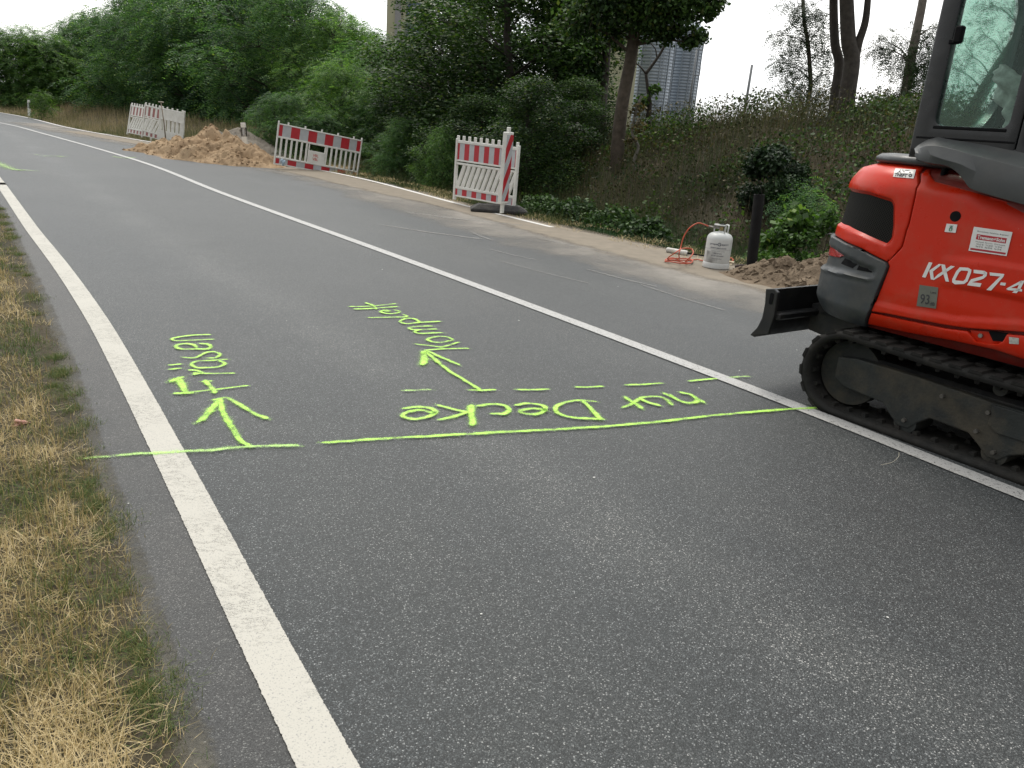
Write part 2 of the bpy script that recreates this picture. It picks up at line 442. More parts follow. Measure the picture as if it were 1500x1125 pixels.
# ------------------------------------------------------------------ ground
Mpoly = np.array([[p.x, p.y] for p in resample(MID, 400)])
Rpoly = np.array([[p.x, p.y] for p in resample(REDGE, 240)])
Epoly = np.array([[p.x, p.y] for p in resample(EDGE, 260)])
def signed(poly, X, Y):
    """distance to a polyline, positive on its right side, and the index along it"""
    P = np.stack([X, Y], 1); best = np.full(len(P), 1e9); sg = np.zeros(len(P)); ix = np.zeros(len(P))
    A = poly[:-1]; B = poly[1:]; D = B-A; LL = (D**2).sum(1)
    for s in range(0, len(P), 4000):
        q = P[s:s+4000, None, :]-A[None]; t = np.clip((q*D).sum(2)/LL, 0, 1)
        r = q-t[..., None]*D; d2 = (r**2).sum(2); k = d2.argmin(1); ar = np.arange(len(k))
        best[s:s+4000] = np.sqrt(d2[ar, k]); cr_ = D[k, 0]*q[ar, k, 1]-D[k, 1]*q[ar, k, 0]
        sg[s:s+4000] = -np.sign(cr_); ix[s:s+4000] = (k+t[ar, k])/(len(poly)-1)
    return best*sg, ix
def smooth(a, b, x): t = np.clip((x-a)/(b-a), 0, 1); return t*t*(3-2*t)
_perm = rng.permutation(512)
def vnoise(X, Y, sc, seed=0):
    x = X*sc+seed*17.3; y = Y*sc+seed*9.1; xi = np.floor(x).astype(int); yi = np.floor(y).astype(int); fx = x-xi; fy = y-yi
    fx = fx*fx*(3-2*fx); fy = fy*fy*(3-2*fy)
    h = lambda a, b: _perm[(_perm[(a) % 512]+b) % 512]/511.
    return (h(xi, yi)*(1-fx)+h(xi+1, yi)*fx)*(1-fy)+(h(xi, yi+1)*(1-fx)+h(xi+1, yi+1)*fx)*fy
def fbm(X, Y, sc, oc=4, seed=0):
    r = 0; a = .5
    for i in range(oc): r = r+a*vnoise(X, Y, sc*2**i, seed+i); a *= .5
    return r
def ground_z(X, Y):
    X = np.atleast_1d(np.asarray(X, float)); Y = np.atleast_1d(np.asarray(Y, float))
    dr, ir = signed(Rpoly, X, Y); de, ie = signed(Epoly, X, Y)
    inside = (dr < 0) & (de > 0)
    amp = 2.15-1.45*smooth(15, 27, Y-.35*X)                  # the bank fades out along the road
    st_ = .35*(1-smooth(13.5, 16.5, Y)); z = -.28*smooth(0, 1.25, dr-st_)+amp*smooth(1.5, 7.0, dr)
    z = z+smooth(.5, 2.5, dr)*(fbm(X, Y, .9, 4)-.47)*.35
    lv = -de
    zl = .001+.022*smooth(.02, .18, lv)+.05*smooth(.3, 3, lv)+smooth(.05, .5, lv)*(fbm(X, Y, 3, 3, 5)-.45)*.05
    z = np.where(de < 0, zl, z)
    z = z+np.where(dr > 0, -.012, 0)
    return np.where(inside, -.05*smooth(.16, .45, np.minimum(-dr, de))-.004, z)
def axis(lo, hi, c0, c1, st, g=1.13):
    a = list(np.arange(c0, c1, st)); x = c1; s = st
    while x < hi: a.append(x); s *= g; x += s
    x = c0; s = st; b = []
    while x > lo: s *= g; x -= s; b.append(x)
    return np.array(b[::-1]+a)
gx = axis(-700, 700, -16, 14, .14); gy = axis(-300, 1400, 0.0, 26, .14)
GX, GY = np.meshgrid(gx, gy); X = GX.ravel(); Y = GY.ravel(); Z = ground_z(X, Y)
nx, ny = len(gx), len(gy); ii, jj = np.meshgrid(np.arange(nx-1), np.arange(ny-1)); a = (jj*nx+ii).ravel()
F = np.stack([a, a+1, a+nx+1, a+nx], 1).ravel()
gme = npmesh('ground', np.stack([X, Y, Z], 1), F, 4); gme.polygons.foreach_set('use_smooth', [True]*len(gme.polygons))
k = N('soil'); P = k.world()
c = k.ramp(k.noise(1.1, 6, .65, P), (.3, (.035, .034, .022)), (.5, (.065, .055, .036)), (.72, (.11, .088, .058)))
c = k.mix(k.ramp(k.noise(26, 5, .7, P), (.45, 0.), (.75, .5)), c, (.15, .125, .09))
c = k.mix(k.ramp(k.noise(90, 3, .6, P), (.3, .5), (.5, 0.)), c, (.04, .038, .03))
k.bump(k.noise(60, 5, .7, P), .8, .02)
gnd = tag(put('ground', gme, k.p(color=c, rough=.95, spec=.2)), kind='structure')

# grey gravelly soil along the left rim, sand along the right rim
ms_ = m_film('edge_soil', (.115, .108, .088), .50, scale=7, grain=70, gm=.5, var=.4)
tag(ribbons('soil_spill', [(off2(resample(EDGE, 900), -.01), .17, .0052)], ms_, ends=False), kind='stuff')
def strip_on(pts, wd, z): return (pts, wd, z)
def sub(poly, ya, yb): return [p for p in poly if ya <= p.y <= yb]
msand = m_film('spilled_sand', (.25, .218, .175), .84, scale=2.6, grain=60, gm=.42, var=.35)
mdust = m_film('road_dust', (.28, .262, .235), .53, scale=.9, grain=140, gm=.35, var=.12)
seg = sub(resample(RIGHT, 600), 6.5, 30)
seg = [a.lerp(b, min(1, max(0, (a.y-14.5)/3))) for a, b in zip(off2(seg, .22), off2(seg, .62))]
wds = [1.35+.5*mnoise.noise(Vector((i*.07, 1, 1)))+.9*max(0, 1-abs(p.y-21)/6)+.5*max(0, 1-abs(p.y-9.5)/3) for i, p in enumerate(seg)]
tag(ribbons('sand_spill', [(seg, wds, .0046)], msand, ends=False), kind='stuff')
seg = off2(sub(resample(RIGHT, 600), 4.5, 34), .75)
tag(ribbons('road_dust', [(seg, 3.4, .0034)], mdust, ends=False), kind='stuff')
# whitish scuffs dragged along the far lane
msc = m_film('scuffs', (.30, .295, .28), .50, scale=9, grain=160, gm=.5)
sc = []
for (xa, ya, xb, yb, wd) in [(720, 366, 790, 382, .05), (733, 383, 860, 415, .04), (1165, 482, 1225, 497, .035), (1200, 492, 1232, 505, .02), (560, 330, 700, 350, .12),
                             (600, 312, 760, 330, .16), (800, 352, 900, 372, .08), (860, 395, 960, 420, .06), (690, 340, 720, 352, .10), (640, 318, 690, 322, .08), (940, 418, 1060, 455, .05), (20, 226, 60, 227, .05), (120, 231, 165, 233, .08)]:
    sc.append(([G(xa, ya), G((xa+xb)/2, (ya+yb)/2+1), G(xb, yb)], wd, .0056+len(sc)*.00005))
tag(ribbons('tyre_scuffs', sc, msc), kind='stuff')
# small pale crumbs on the asphalt
mb = MB()
for (x, y) in [(1167, 513), (1024, 569), (1083, 543), (188, 738), (345, 797), (300, 1088), (352, 930), (1150, 470), (905, 420), (870, 700), (760, 470), (560, 395), (705, 900), (1300, 905), (420, 470)]:
    q = G(x, y); r = random.uniform(.002, .005)
    mb.box(-r*1.4, r*1.4, -r, r, 0, r*.8, Matrix.Translation((q.x, q.y, .001)) @ Matrix.Rotation(random.random()*3, 4, 'Z'), bev=r*.25)
tag(mb.build('paint_chips', simple('chip', (.6, .6, .57), .8)), kind='stuff')

# ------------------------------------------------------------------ spray-painted marks
HALO = m_spray('overspray', (.34, .66, .10), .50, 330); GREEN = m_spray('green_spray', (.38, .76, .06)); GREENF = m_spray('green_spray_thin', (.42, .76, .16), .82); OLDG = m_spray('faded_spray', (.42, .66, .16), .66, 90)
_z = [.0082]
def S(ox, oy, k, pts, wd, n=5):
    _z[0] += .00003
    P = [G(ox+x/k, oy+y/k) for x, y in pts]
    P = spline(P, n) if len(P) > 2 else resample(P, 8)
    for i, q in enumerate(P):
        q += Vector((mnoise.noise(q*9), mnoise.noise(q*9+Vector((4, 4, 4))), 0))*.006
    wl = [wd*(1+.22*mnoise.noise(q*6+Vector((1, 2, 3)))) for q in P]
    return (P, [w_*1.12 for w_ in wl], _z[0])
def mark(name, label, strokes, mat=None, cat='road marking', group=None):
    o = ribbons(name, strokes, mat or GREEN)
    if len(strokes) > 1 or strokes[0][1][0] > .04: ribbons('overspray', [(p, [a*2.1 for a in w_], z-.0009) for p, w_, z in strokes], HALO, o)
    return tag(o, label, cat, group)
A = (230, 480, 8.824)
mark('painted_word', 'green sprayed word Fraesen written lengthways beside the wide edge line', [
    S(*A, [(665, 103), (450, 112), (280, 135), (190, 155), (230, 183), (420, 178), (710, 163)], .036),
    S(*A, [(510, 262), (470, 235), (370, 220), (270, 235), (255, 268), (330, 292), (500, 290), (640, 290), (700, 262), (660, 228), (580, 222)], .044),
    S(*A, [(355, 400), (480, 405), (560, 375), (640, 335), (740, 328), (820, 358), (770, 400), (660, 408)], .036),
    S(*A, [(880, 425), (700, 440), (520, 450), (450, 487), (510, 530), (650, 535), (800, 520), (880, 480), (820, 440)], .040),
    S(*A, [(180, 497), (280, 488)], .034), S(*A, [(178, 552), (285, 540)], .034),
    S(*A, [(445, 565), (520, 570), (580, 600), (500, 618)], .036), S(*A, [(500, 605), (700, 610), (975, 603)], .034),
    S(*A, [(265, 870), (420, 850), (600, 835), (780, 812), (960, 788), (1140, 768)], .030),
    S(*A, [(240, 690), (285, 680), (325, 770), (360, 850)], .060), S(*A, [(270, 868), (340, 862), (420, 862)], .055), S(*A, [(215, 700), (295, 665)], .055),
    S(*A, [(625, 705), (690, 770), (750, 850)], .046), S(*A, [(605, 713), (690, 705)], .030)])
A = (230, 560, 6.0)
mark('painted_arrow', 'green sprayed arrow pointing at the word Fraesen', [
    S(*A, [(380, 350), (460, 270), (540, 180)], .062), S(*A, [(520, 165), (620, 150), (740, 215), (860, 290), (955, 322)], .046),
    S(*A, [(560, 170), (580, 280), (650, 400), (730, 520), (800, 562)], .050)])
mark('painted_stroke', 'short green sprayed line crossing the wide edge line at the verge', [
    S(0, 0, 1, [(130, 674), (190, 668), (245, 665), (330, 660), (370, 656), (431, 655)], .046, 8)], GREENF)
mark('painted_stroke', 'long green sprayed line running across the lane to the excavator track', [
    S(0, 0, 1, [(477, 650.5), (560, 645), (700, 637), (850, 629), (950, 621), (1060, 609), (1130, 603), (1196, 599)], .046, 10)], GREEN)
A = (500, 430, 6.818)
mark('painted_word', 'green sprayed word Komplett written lengthways in the lane middle', [
    S(*A, [(100, 140), (300, 135), (528, 112)], .036), S(*A, [(150, 165), (350, 155), (545, 142)], .040), S(*A, [(255, 105), (320, 130), (350, 160)], .040),
    S(*A, [(430, 185), (480, 185), (440, 175), (395, 190), (450, 208), (530, 208), (585, 190), (540, 178)], .040),
    S(*A, [(285, 250), (450, 247), (600, 245), (660, 238), (625, 222)], .036),
    S(*A, [(970, 288), (780, 300), (650, 312), (585, 290), (640, 262), (720, 262), (780, 290)], .044),
    S(*A, [(885, 335), (740, 340), (670, 355), (740, 372), (930, 366)], .044), S(*A, [(760, 375), (735, 390), (790, 410), (995, 402)], .044),
    S(*A, [(1110, 470), (1060, 445), (960, 442), (865, 465), (900, 490), (1000, 498), (1100, 480)], .042),
    S(*A, [(755, 517), (870, 530), (990, 545)], .036), S(*A, [(990, 545), (1080, 525), (1165, 500)], .036), S(*A, [(850, 578), (1000, 566), (1250, 558)], .036)])
mark('painted_arrow', 'green sprayed arrow pointing at the word Komplett', [
    S(*A, [(825, 715), (825, 660), (820, 600)], .085, 4), S(*A, [(810, 600), (870, 590), (1000, 650), (1170, 722)], .042),
    S(*A, [(860, 605), (980, 710), (1150, 830), (1250, 890), (1370, 965)], .046)])
for lab, px in (('faint green sprayed dot left of the dashed row', [(598, 574), (613, 573.5), (628, 573)]), ('green sprayed dash at the foot of the Komplett arrow', [(686, 573), (703, 573.5), (722, 573)]),
           ('green sprayed dash right of the Komplett arrow', [(763, 573), (783, 573), (801, 572)]), ('green sprayed dash above the D of Decke', [(847, 569.5), (863, 569), (880, 568)]),
           ('green sprayed dash above the gap after Decke', [(919, 566), (943, 565), (967, 563)]), ('green sprayed dash touching the centre line', [(1010, 560), (1030, 558), (1047, 556.5)]),
           ('green sprayed dash beyond the centre line, nearest the track', [(1073, 554.5), (1083, 553.5), (1094, 553)])):
    mark('painted_dash', lab, [S(0, 0, 1, px, .042, 3)], GREENF if px[0][0] in (598, 1073) else GREEN, group='sprayed dashes in a row across the lane')
A = (570, 570, 7.5); B = (740, 540, 3.947)
mark('painted_word', 'green sprayed words nur Decke upside down above the long line', [
    S(*A, [(165, 230), (300, 212), (440, 225), (505, 265), (440, 315), (300, 345), (180, 330), (150, 302), (220, 262), (350, 245), (470, 275)], .050),
    S(*A, [(560, 200), (700, 235), (860, 270)], .044), S(*A, [(560, 350), (700, 320), (850, 275)], .044), S(*A, [(893, 205), (905, 290), (918, 400)], .060, 4),
    S(*A, [(1005, 195), (1130, 182), (1260, 195), (1320, 240), (1270, 285), (1145, 290)], .046),
    S(*B, [(70, 220), (130, 208), (210, 220), (232, 245), (190, 270), (110, 270), (85, 255), (120, 245), (170, 240), (225, 248)], .050),
    S(*B, [(510, 198), (420, 192), (320, 210), (290, 240), (320, 275), (400, 293), (490, 298), (555, 300)], .044), S(*B, [(455, 200), (500, 245), (550, 297)], .048),
    S(*B, [(700, 178), (740, 205), (780, 232)], .050), S(*B, [(682, 232), (730, 210), (770, 185)], .044),
    S(*B, [(880, 218), (830, 205), (785, 178), (860, 168), (920, 180), (960, 212)], .050), S(*B, [(925, 155), (960, 170)], .05),
    S(*B, [(960, 165), (1010, 195), (1060, 208), (1110, 195), (1075, 160), (1025, 148)], .050), S(*B, [(1070, 160), (1140, 197)], .050)])
mark('faded_mark', 'faded yellow green paint patch on the road at the far left', [
    S(0, 0, 1, [(-6, 238), (8, 244), (20, 249), (38, 250)], .26, 5)], OLDG)
mark('faded_mark', 'faded dashed yellow green line across the road near the sand heap', [
    S(0, 0, 1, [(53, 227), (62, 228)], .10), S(0, 0, 1, [(65, 229), (72, 229)], .10), S(0, 0, 1, [(76, 229), (86, 229)], .10), S(0, 0, 1, [(88, 230), (95, 229.5)], .10)], OLDG)
mark('faded_mark', 'faded yellow green paint stain where the far centre line passes the sand heap', [S(0, 0, 1, [(168, 230), (182, 232), (195, 231)], .14)], OLDG)
# lone straw on the road by the centre line
mb = MB(); mb.tube(spline([G(1290, 681, .012), G(1307, 677, .02), G(1316, 669, .03), G(1317, 663, .03)], 4), .0011, 4)
tag(mb.build('straw', simple('straw', (.5, .47, .38), .7)), 'thin dry straw lying on the asphalt beside the centre line', 'straw')

q = G(33, 622, .02); mb = MB(); mb.smooth = True
for i in range(3): mb.tube([q+Vector((random.uniform(-.03, .03), random.uniform(-.03, .03), random.uniform(0, .02))) for _ in range(3)], [.006, .012, .005], 5)
tag(mb.build('paper_scrap', simple('pink_paper', (.55, .30, .24), .7)), 'small pinkish paper scrap in the dry verge grass', 'litter')
# ================================================================== excavator
EO = G(1215, 607); EO.z = 0
eu = Vector((-.59735, .80198, 0)); ev = Vector((.80198, .59735, 0)); ez = Vector((0, 0, 1))
def E(u, v, z): return EO+eu*u+ev*v+ez*z
def toE(P): d = P-EO; return d.dot(eu), d.dot(ev), P.z
def EP(x, y, v):                     # photo pixel on the lengthways plane at lateral distance v -> (u, z)
    P = PL(x, y, EO+ev*v, ev); u, _, z = toE(P); return u, z
def EPu(x, y, u):                    # ... on the crossways plane at u -> (v, z)
    P = PL(x, y, EO+eu*u, eu); _, v, z = toE(P); return v, z
UC, RC, V0, WB = -.035, .50, .05, 1.40    # start of the rear corner, its radius, near side plane, body width
CORN = RC*math.pi/2
def outline(s, inset=0.0):
    """s: arc length round the body from where the near rear corner starts; negative = forward on the near side"""
    r = RC-inset; wmid = WB-2*RC
    if s <= 0: return (UC+s, V0+inset, 0, -1)
    if s <= CORN:
        a = s/RC; return (UC+r*math.sin(a), V0+RC-r*math.cos(a), math.sin(a), -math.cos(a))
    if s <= CORN+wmid: return (UC+r, V0+RC+(s-CORN), 1, 0)
    s2 = s-CORN-wmid
    if s2 <= CORN:
        a = math.pi/2-s2/RC; return (UC+r*math.sin(a), V0+WB-RC+r*math.cos(a), math.sin(a), math.cos(a))
    return (UC-(s2-CORN), V0+WB-inset, 0, 1)
def inset(z):
    i = 0
    if z > .75: i += .045*(z-.75)/.55
    if z > 1.285: i += .55*(min(z, 1.362)-1.285)
    if z > 1.362: i += 2.6*(min(z, 1.43)-1.362)
    if z < .62: i += .10*min(1, (.62-z)/.14)**1.5
    return i
def surf(s, z, d=0.0):
    u, v, nu, nv = outline(s, inset(z)-d); return E(u, v, z)
def SZ(x, y):
    """photo pixel -> (s, z) on the body surface"""
    d = ray(x, y).normalized(); t = 2.0; best = (1e9, None)
    prev = None
    for i in range(2200):
        P = CAMP+d*t; u, v, z = toE(P); ins = inset(z); r = RC-ins
        # signed distance of a near/rear rounded corner
        if u <= UC: sd_ = (V0+ins)-v
        elif v <= V0+RC: sd_ = math.hypot(u-UC, V0+RC-v)-r
        else: sd_ = u-UC-r
        if abs(sd_) < best[0]: best = (abs(sd_), (u, v, z))
        if sd_ < 0: break
        t += .002
    u, v, z = best[1]
    if u <= UC: s = u-UC
    elif v <= V0+RC: s = RC*math.atan2(u-UC, V0+RC-v)
    else: s = CORN+(v-V0-RC)
    return (s, z)
def inpoly(x, y, P):
    c = False; n = len(P); j = n-1
    for i in range(n):
        if (P[i][1] > y) != (P[j][1] > y) and x < (P[j][0]-P[i][0])*(y-P[i][1])/(P[j][1]-P[i][1])+P[i][0]: c = not c
        j = i
    return c
def densify(P, st):
    out = []
    for i in range(len(P)):
        a = Vector(P[i]); b = Vector(P[(i+1) % len(P)]); n = max(1, int((b-a).length/st))
        for k in range(n): out.append(a.lerp(b, k/n))
    return out
def round_poly(P, r, n=4):
    """round the corners of a 2-D polygon"""
    out = []; m = len(P)
    for i in range(m):
        p = Vector(P[i]); a = Vector(P[i-1]); b = Vector(P[(i+1) % m]); da = (a-p); db = (b-p)
        k = min(r, da.length*.45, db.length*.45)
        if k < 1e-5: out.append(p); continue
        q0 = p+da.normalized()*k; q1 = p+db.normalized()*k
        for j in range(n+1):
            t = j/n; out.append(q0*(1-t)**2+p*2*t*(1-t)+q1*t*t)
    return out
def patch(name, poly, mat, parent, d0=-.02, d1=.004, hole=None, step=.035, relief=None, fn=None, rnd=0, edge=.006):
    """skin panel: polygon in (s,z) laid on the body between depths d0 and d1, with softened rims"""
    fn = fn or surf
    poly = [Vector((p[0], p[1])) for p in poly]
    if rnd: poly = round_poly(poly, rnd)
    B = densify(poly, step*.7); loops = [B]
    if hole: loops.append(densify([Vector((p[0], p[1])) for p in hole], step*.7))
    pts = []; ed = []
    for L in loops:
        b = len(pts); pts += L; ed += [(b+i, b+(i+1) % len(L)) for i in range(len(L))]
    nb = len(pts)
    xs = [p.x for p in B]; ys = [p.y for p in B]
    x = min(xs)+step*.5
    hp = [tuple(p) for p in loops[1]] if hole else None; bp = [tuple(p) for p in B]
    while x < max(xs):
        y = min(ys)+step*.5
        while y < max(ys):
            if inpoly(x, y, bp) and not (hp and inpoly(x, y, hp)):
                q = Vector((x, y))
                if min((q-e).length_squared for e in pts[:nb]) > (step*.4)**2: pts.append(q)
            y += step
        x += step
    vo, eo, fo, *_ = delaunay_2d_cdt(pts, ed, [], 0, 1e-5)
    fs = []
    for f in fo:
        c = sum((vo[i] for i in f), Vector((0, 0)))/len(f)
        if inpoly(c.x, c.y, bp) and not (hp and inpoly(c.x, c.y, hp)): fs.append(f)
    rl = relief or (lambda s, z: 0)
    bm = bmesh.new(); vt = {}
    cnt = {}
    for f in fs:
        for i in range(len(f)):
            e = (f[i], f[(i+1) % len(f)]); cnt[e] = cnt.get(e, 0)+1
    top = {}; bot = {}
    for f in fs:
        for i in f:
            if i not in top: top[i] = bm.verts.new(fn(vo[i].x, vo[i].y, d1+rl(vo[i].x, vo[i].y)))
    rim = set()
    for e in cnt:
        if (e[1], e[0]) not in cnt: rim.add(e)
    for f in fs:
        ff = bm.faces.new([top[i] for i in f]); ff.smooth = True
    for a, b in rim:
        for i in (a, b):
            if i not in bot: bot[i] = bm.verts.new(fn(vo[i].x, vo[i].y, d0))
    for a, b in rim:
        ff = bm.faces.new([top[b], top[a], bot[a], bot[b]]); ff.smooth = True
    bmesh.ops.recalc_face_normals(bm, faces=bm.faces)
    re = [e for e in bm.edges if len(e.link_faces) == 2 and any(len(f.verts) == 4 for f in e.link_faces) and any(len(f.verts) == 3 for f in e.link_faces)]
    if edge: bmesh.ops.bevel(bm, geom=re, offset=edge, segments=2, profile=.5, affect='EDGES')
    for f in bm.faces: f.smooth = True
    for e in bm.edges: e.smooth = not (len(e.link_faces) == 2 and e.calc_face_angle(0) > R_(50))
    me = bpy.data.meshes.new(name); bm.to_mesh(me); bm.free()
    return put(name, me, mat, parent)
def m_paintred():
    k = N('red_paint'); P = k.pos()
    c = k.mix(k.noise(3, 5, .6, P), (.50, .019, .004), (.57, .026, .006))
    d = k.ramp(k.noise(4.5, 8, .72, P), (.50, 0.), (.80, .30)); c = k.mix(d, c, (.26, .16, .11))
    sp = k.ramp(k.noise(120, 2, .5, P), (.72, 0.), (.78, .5)); c = k.mix(sp, c, (.3, .22, .17))
    r = k.ramp(k.noise(9, 6, .7, P), (.3, .24), (.75, .42))
    k.bump(k.noise(90, 3, .5, P), .04, .002)
    return k.p(color=c, rough=r, spec=.24)
M_RED = m_paintred()
M_BUMP = simple('bumper_plastic', (.034, .041, .045), .48, .18, 9, dirt=(.15, .13, .10), dirtamt=.35, bump=.25, bscale=320)
M_FEND = simple('fender_plastic', (.050, .055, .057), .45, .10, 6, dirt=(.15, .14, .12), dirtamt=.25, bump=.22, bscale=420)
M_BLK = simple('black_steel', (.012, .013, .014), .38, .25, 9, dirt=(.06, .05, .04), dirtamt=.35, bump=.1)
M_CABF = simple('cab_frame_paint', (.010, .012, .014), .28, .2, 7, dirt=(.05, .05, .045), dirtamt=.2)
M_RUB = simple('track_rubber', (.013, .013, .012), .8, .3, 12, spec=.3, dirt=(.055, .048, .04), dirtamt=.45, bump=.4, bscale=160)
M_MUD = simple('muddy_frame', (.014, .017, .016), .75, .4, 6, dirt=(.075, .063, .042), dirtamt=.7, dr=(.45, .66), bump=.8, bscale=70)
M_DARK = simple('dark_interior', (.004, .004, .005), .7, .2, spec=.15)
M_BOLT = simple('bolt_steel', (.30, .29, .27), .4, .2, 60, metal=.8)
M_BOLTD = simple('dirty_bolt', (.075, .07, .06), .6, .3, 60)
M_WHITE = simple('white_decal', (.70, .70, .68), .45, .06, 30)
M_INK = simple('decal_ink', (.03, .03, .035), .5, .1)

exc = empty('mini_excavator', EO, 'red compact excavator with black cab standing on rubber tracks in the far lane', 'excavator')
exc.rotation_euler = (0, 0, math.atan2(eu.y, eu.x))
# -------- body shell
def ringmesh(zs, d, name, mat, s0=-1.55, parent=exc, capz=True, closed_front=True):
    smax = 2*CORN+WB-2*RC+(-s0); n = 90; bm = bmesh.new(); rows = []
    for z in zs:
        rows.append([bm.verts.new(surf(s0+(smax-s0)*i/n, z, d)) for i in range(n+1)])
    for a, b in zip(rows[:-1], rows[1:]):
        for i in range(n): bm.faces.new((a[i], a[i+1], b[i+1], b[i]))
        bm.faces.new((a[n], a[0], b[0], b[n]))
    bm.faces.new(rows[0]); bm.faces.new(list(reversed(rows[-1])))
    bmesh.ops.recalc_face_normals(bm, faces=bm.faces)
    me = bpy.data.meshes.new(name); bm.to_mesh(me); bm.free(); o = put(name, me, mat, parent); autosmooth(o, 40); return o
zs = [.52, .56, .62]+[.7+.08*i for i in range(8)]+[1.30, 1.33, 1.36, 1.39, 1.415]
ringmesh(zs, -.020, 'body_shell', simple('shell_paint', (.20, .016, .010), .5, .2, dirt=(.06, .05, .04), dirtamt=.5))

def pz(L): return [SZ(x, y) for x, y in L]
seam = [(1352.7, 246), (1346, 267), (1340, 287), (1331, 327), (1327, 338), (1321, 361), (1317, 366), (1299.5, 383.5)]
S_ = pz(seam)
bumper_top = pz([(1300, 385), (1262, 365), (1232, 351)])
zt = bumper_top[-1][1]; st_ = bumper_top[-1][0]
SEND = 2*CORN+WB-2*RC
ztop = 1.405
# hood panel with the grille opening
g1 = pz([(1307, 292), (1311, 300), (1310.5, 330), (1308, 351), (1298.5, 361), (1262, 345), (1240, 334)])
g0 = pz([(1273, 281.5), (1245, 276)])
gl = [(SEND-.55, g1[-1][1]+.0), (SEND-.55, g0[-1][1]+.01)]
hole = g1+gl+[g0[1], g0[0]]
hole = round_poly(hole, .018)
lowA = [SZ(1299.5, 383.5), SZ(1262, 363.5), SZ(1232, 349.5)]
zl = lowA[-1][1]+.012
hood = [(S_[0][0], ztop)]+S_[:-1]+lowA+[(CORN*1.0, zl), (SEND+.25, zl), (SEND+.25, ztop)]
zc0 = SZ(1300, 268)[1]
def hood_relief(s, z):
    r = 0
    r += .010*max(0, min(1, (z-zc0)/.03))*0
    return r
hood_o = patch('engine_hood', hood, M_RED, exc, -.018, .006, hole=hole, step=.03, edge=.007)
# chamfered rim of the opening, going inwards
def inset_poly(P, k):
    c = sum((Vector(p) for p in P), Vector((0, 0)))/len(P); out = []
    n = len(P)
    for i in range(n):
        p = Vector(P[i]); a = Vector(P[i-1]); b = Vector(P[(i+1) % n]); t = (b-a)
        t = t.normalized() if t.length > 1e-7 else Vector((1, 0)); nn = Vector((-t.y, t.x))
        if (c-p).dot(nn) < 0: nn = -nn
        out.append(p+nn*k)
    return out
H0 = densify([Vector(p) for p in hole], .03); H1 = inset_poly(H0, .016)
mb = MB(); mb.smooth = True; n = len(H0)
vs = [surf(p.x, p.y, .002) for p in H0]+[surf(p.x, p.y, -.016) for p in H1]
mb.add(vs, [(i, (i+1) % n, n+(i+1) % n, n+i) for i in range(n)])
mb.build('grille_surround', M_RED, hood_o)
k = N('grille_mesh'); P = k.pos()
uvn = k.n('TexCoord').outputs['UV']
mm = k.n('Mapping'); mm.inputs['Rotation'].default_value = (0, 0, R_(45)); mm.inputs['Scale'].default_value = (1, 1, 1); k.set(mm, 0, uvn)
br = k.n('TexBrick'); br.offset = 0; br.squash = 1; br.inputs['Scale'].default_value = 1; br.inputs['Brick Width'].default_value = .011; br.inputs['Row Height'].default_value = .011
br.inputs['Mortar Size'].default_value = .0013; br.inputs['Color1'].default_value = (.002, .002, .002, 1); br.inputs['Color2'].default_value = (.003, .003, .003, 1); br.inputs['Mortar'].default_value = (.03, .03, .027, 1)
k.set(br, 'Vector', mm.outputs[0]); k.p(color=br.outputs[0], rough=.6, spec=.08)
def uvpatch(name, poly, mat, parent, d, step=.03):
    o = patch(name, poly, mat, parent, d-.004, d, step=step, edge=0)
    return o
gp = [tuple(p) for p in inset_poly(H0, .004)]
# grille as its own curved sheet with metric uv
B = [Vector(p) for p in gp]; xs = [p.x for p in B]; ys = [p.y for p in B]; pts = list(B); nb = len(B)
x = min(xs)+.015
while x < max(xs):
    y = min(ys)+.015
    while y < max(ys):
        if inpoly(x, y, gp): pts.append(Vector((x, y)))
        y += .03
    x += .03
vo, eo, fo, *_ = delaunay_2d_cdt(pts, [(i, (i+1) % nb) for i in range(nb)], [], 0, 1e-5)
fo = [f for f in fo if inpoly(sum(vo[i].x for i in f)/len(f), sum(vo[i].y for i in f)/len(f), gp)]
me = bpy.data.meshes.new('grille'); me.from_pydata([tuple(surf(p.x, p.y, -.013)) for p in vo], [], fo)
ul = me.uv_layers.new(name='UVMap'); j = 0
for f in me.polygons:
    f.use_smooth = True
    for li, vi in zip(f.loop_indices, f.vertices): ul.data[li].uv = (vo[vi].x, vo[vi].y)
put('grille', me, k.m, hood_o)

# side panel
LFAR = -1.42
low_ = pz([(1302.5, 390), (1290, 422), (1276.5, 455.5)])
bot_ = pz([(1300, 459), (1340, 467), (1385, 475.5), (1420, 480.5), (1470, 484), (1500, 486)])
zb_ = bot_[-1][1]
seamR = [(p[0]-.007, p[1]) for p in S_]
top_ = pz([(1356.5, 247.5), (1361.5, 248.5), (1368, 266), (1420, 280), (1487, 299.5), (1500, 304)])
tl = [(LFAR, top_[-1][1]-.02), (LFAR, zb_)]
side = [(p[0]-.007, p[1]) for p in S_[1:]]+[(low_[0][0]-.004, low_[0][1])]+[(q[0]-.006, q[1]) for q in low_[1:]]+bot_+[(LFAR, zb_), (LFAR, top_[-1][1]-.02)]+list(reversed(top_))
def ln(L):                      # piecewise-linear z(s) from pixels
    Q = sorted(pz(L)); xs = [q[0] for q in Q]; zs = [q[1] for q in Q]
    return lambda s: float(np.interp(s, xs, zs))
z_ch = ln([(1345, 277), (1419, 297), (1490, 336), (1500, 341)])
z_l1 = ln([(1386, 375.5), (1440, 383), (1500, 391.5)])
z_l2 = ln([(1379, 416), (1440, 426), (1500, 438)])
z_l3 = ln([(1327, 453), (1400, 466), (1500, 472)])
s_l1 = SZ(1386, 376)[0]; s_l2 = SZ(1362, 410)[0]
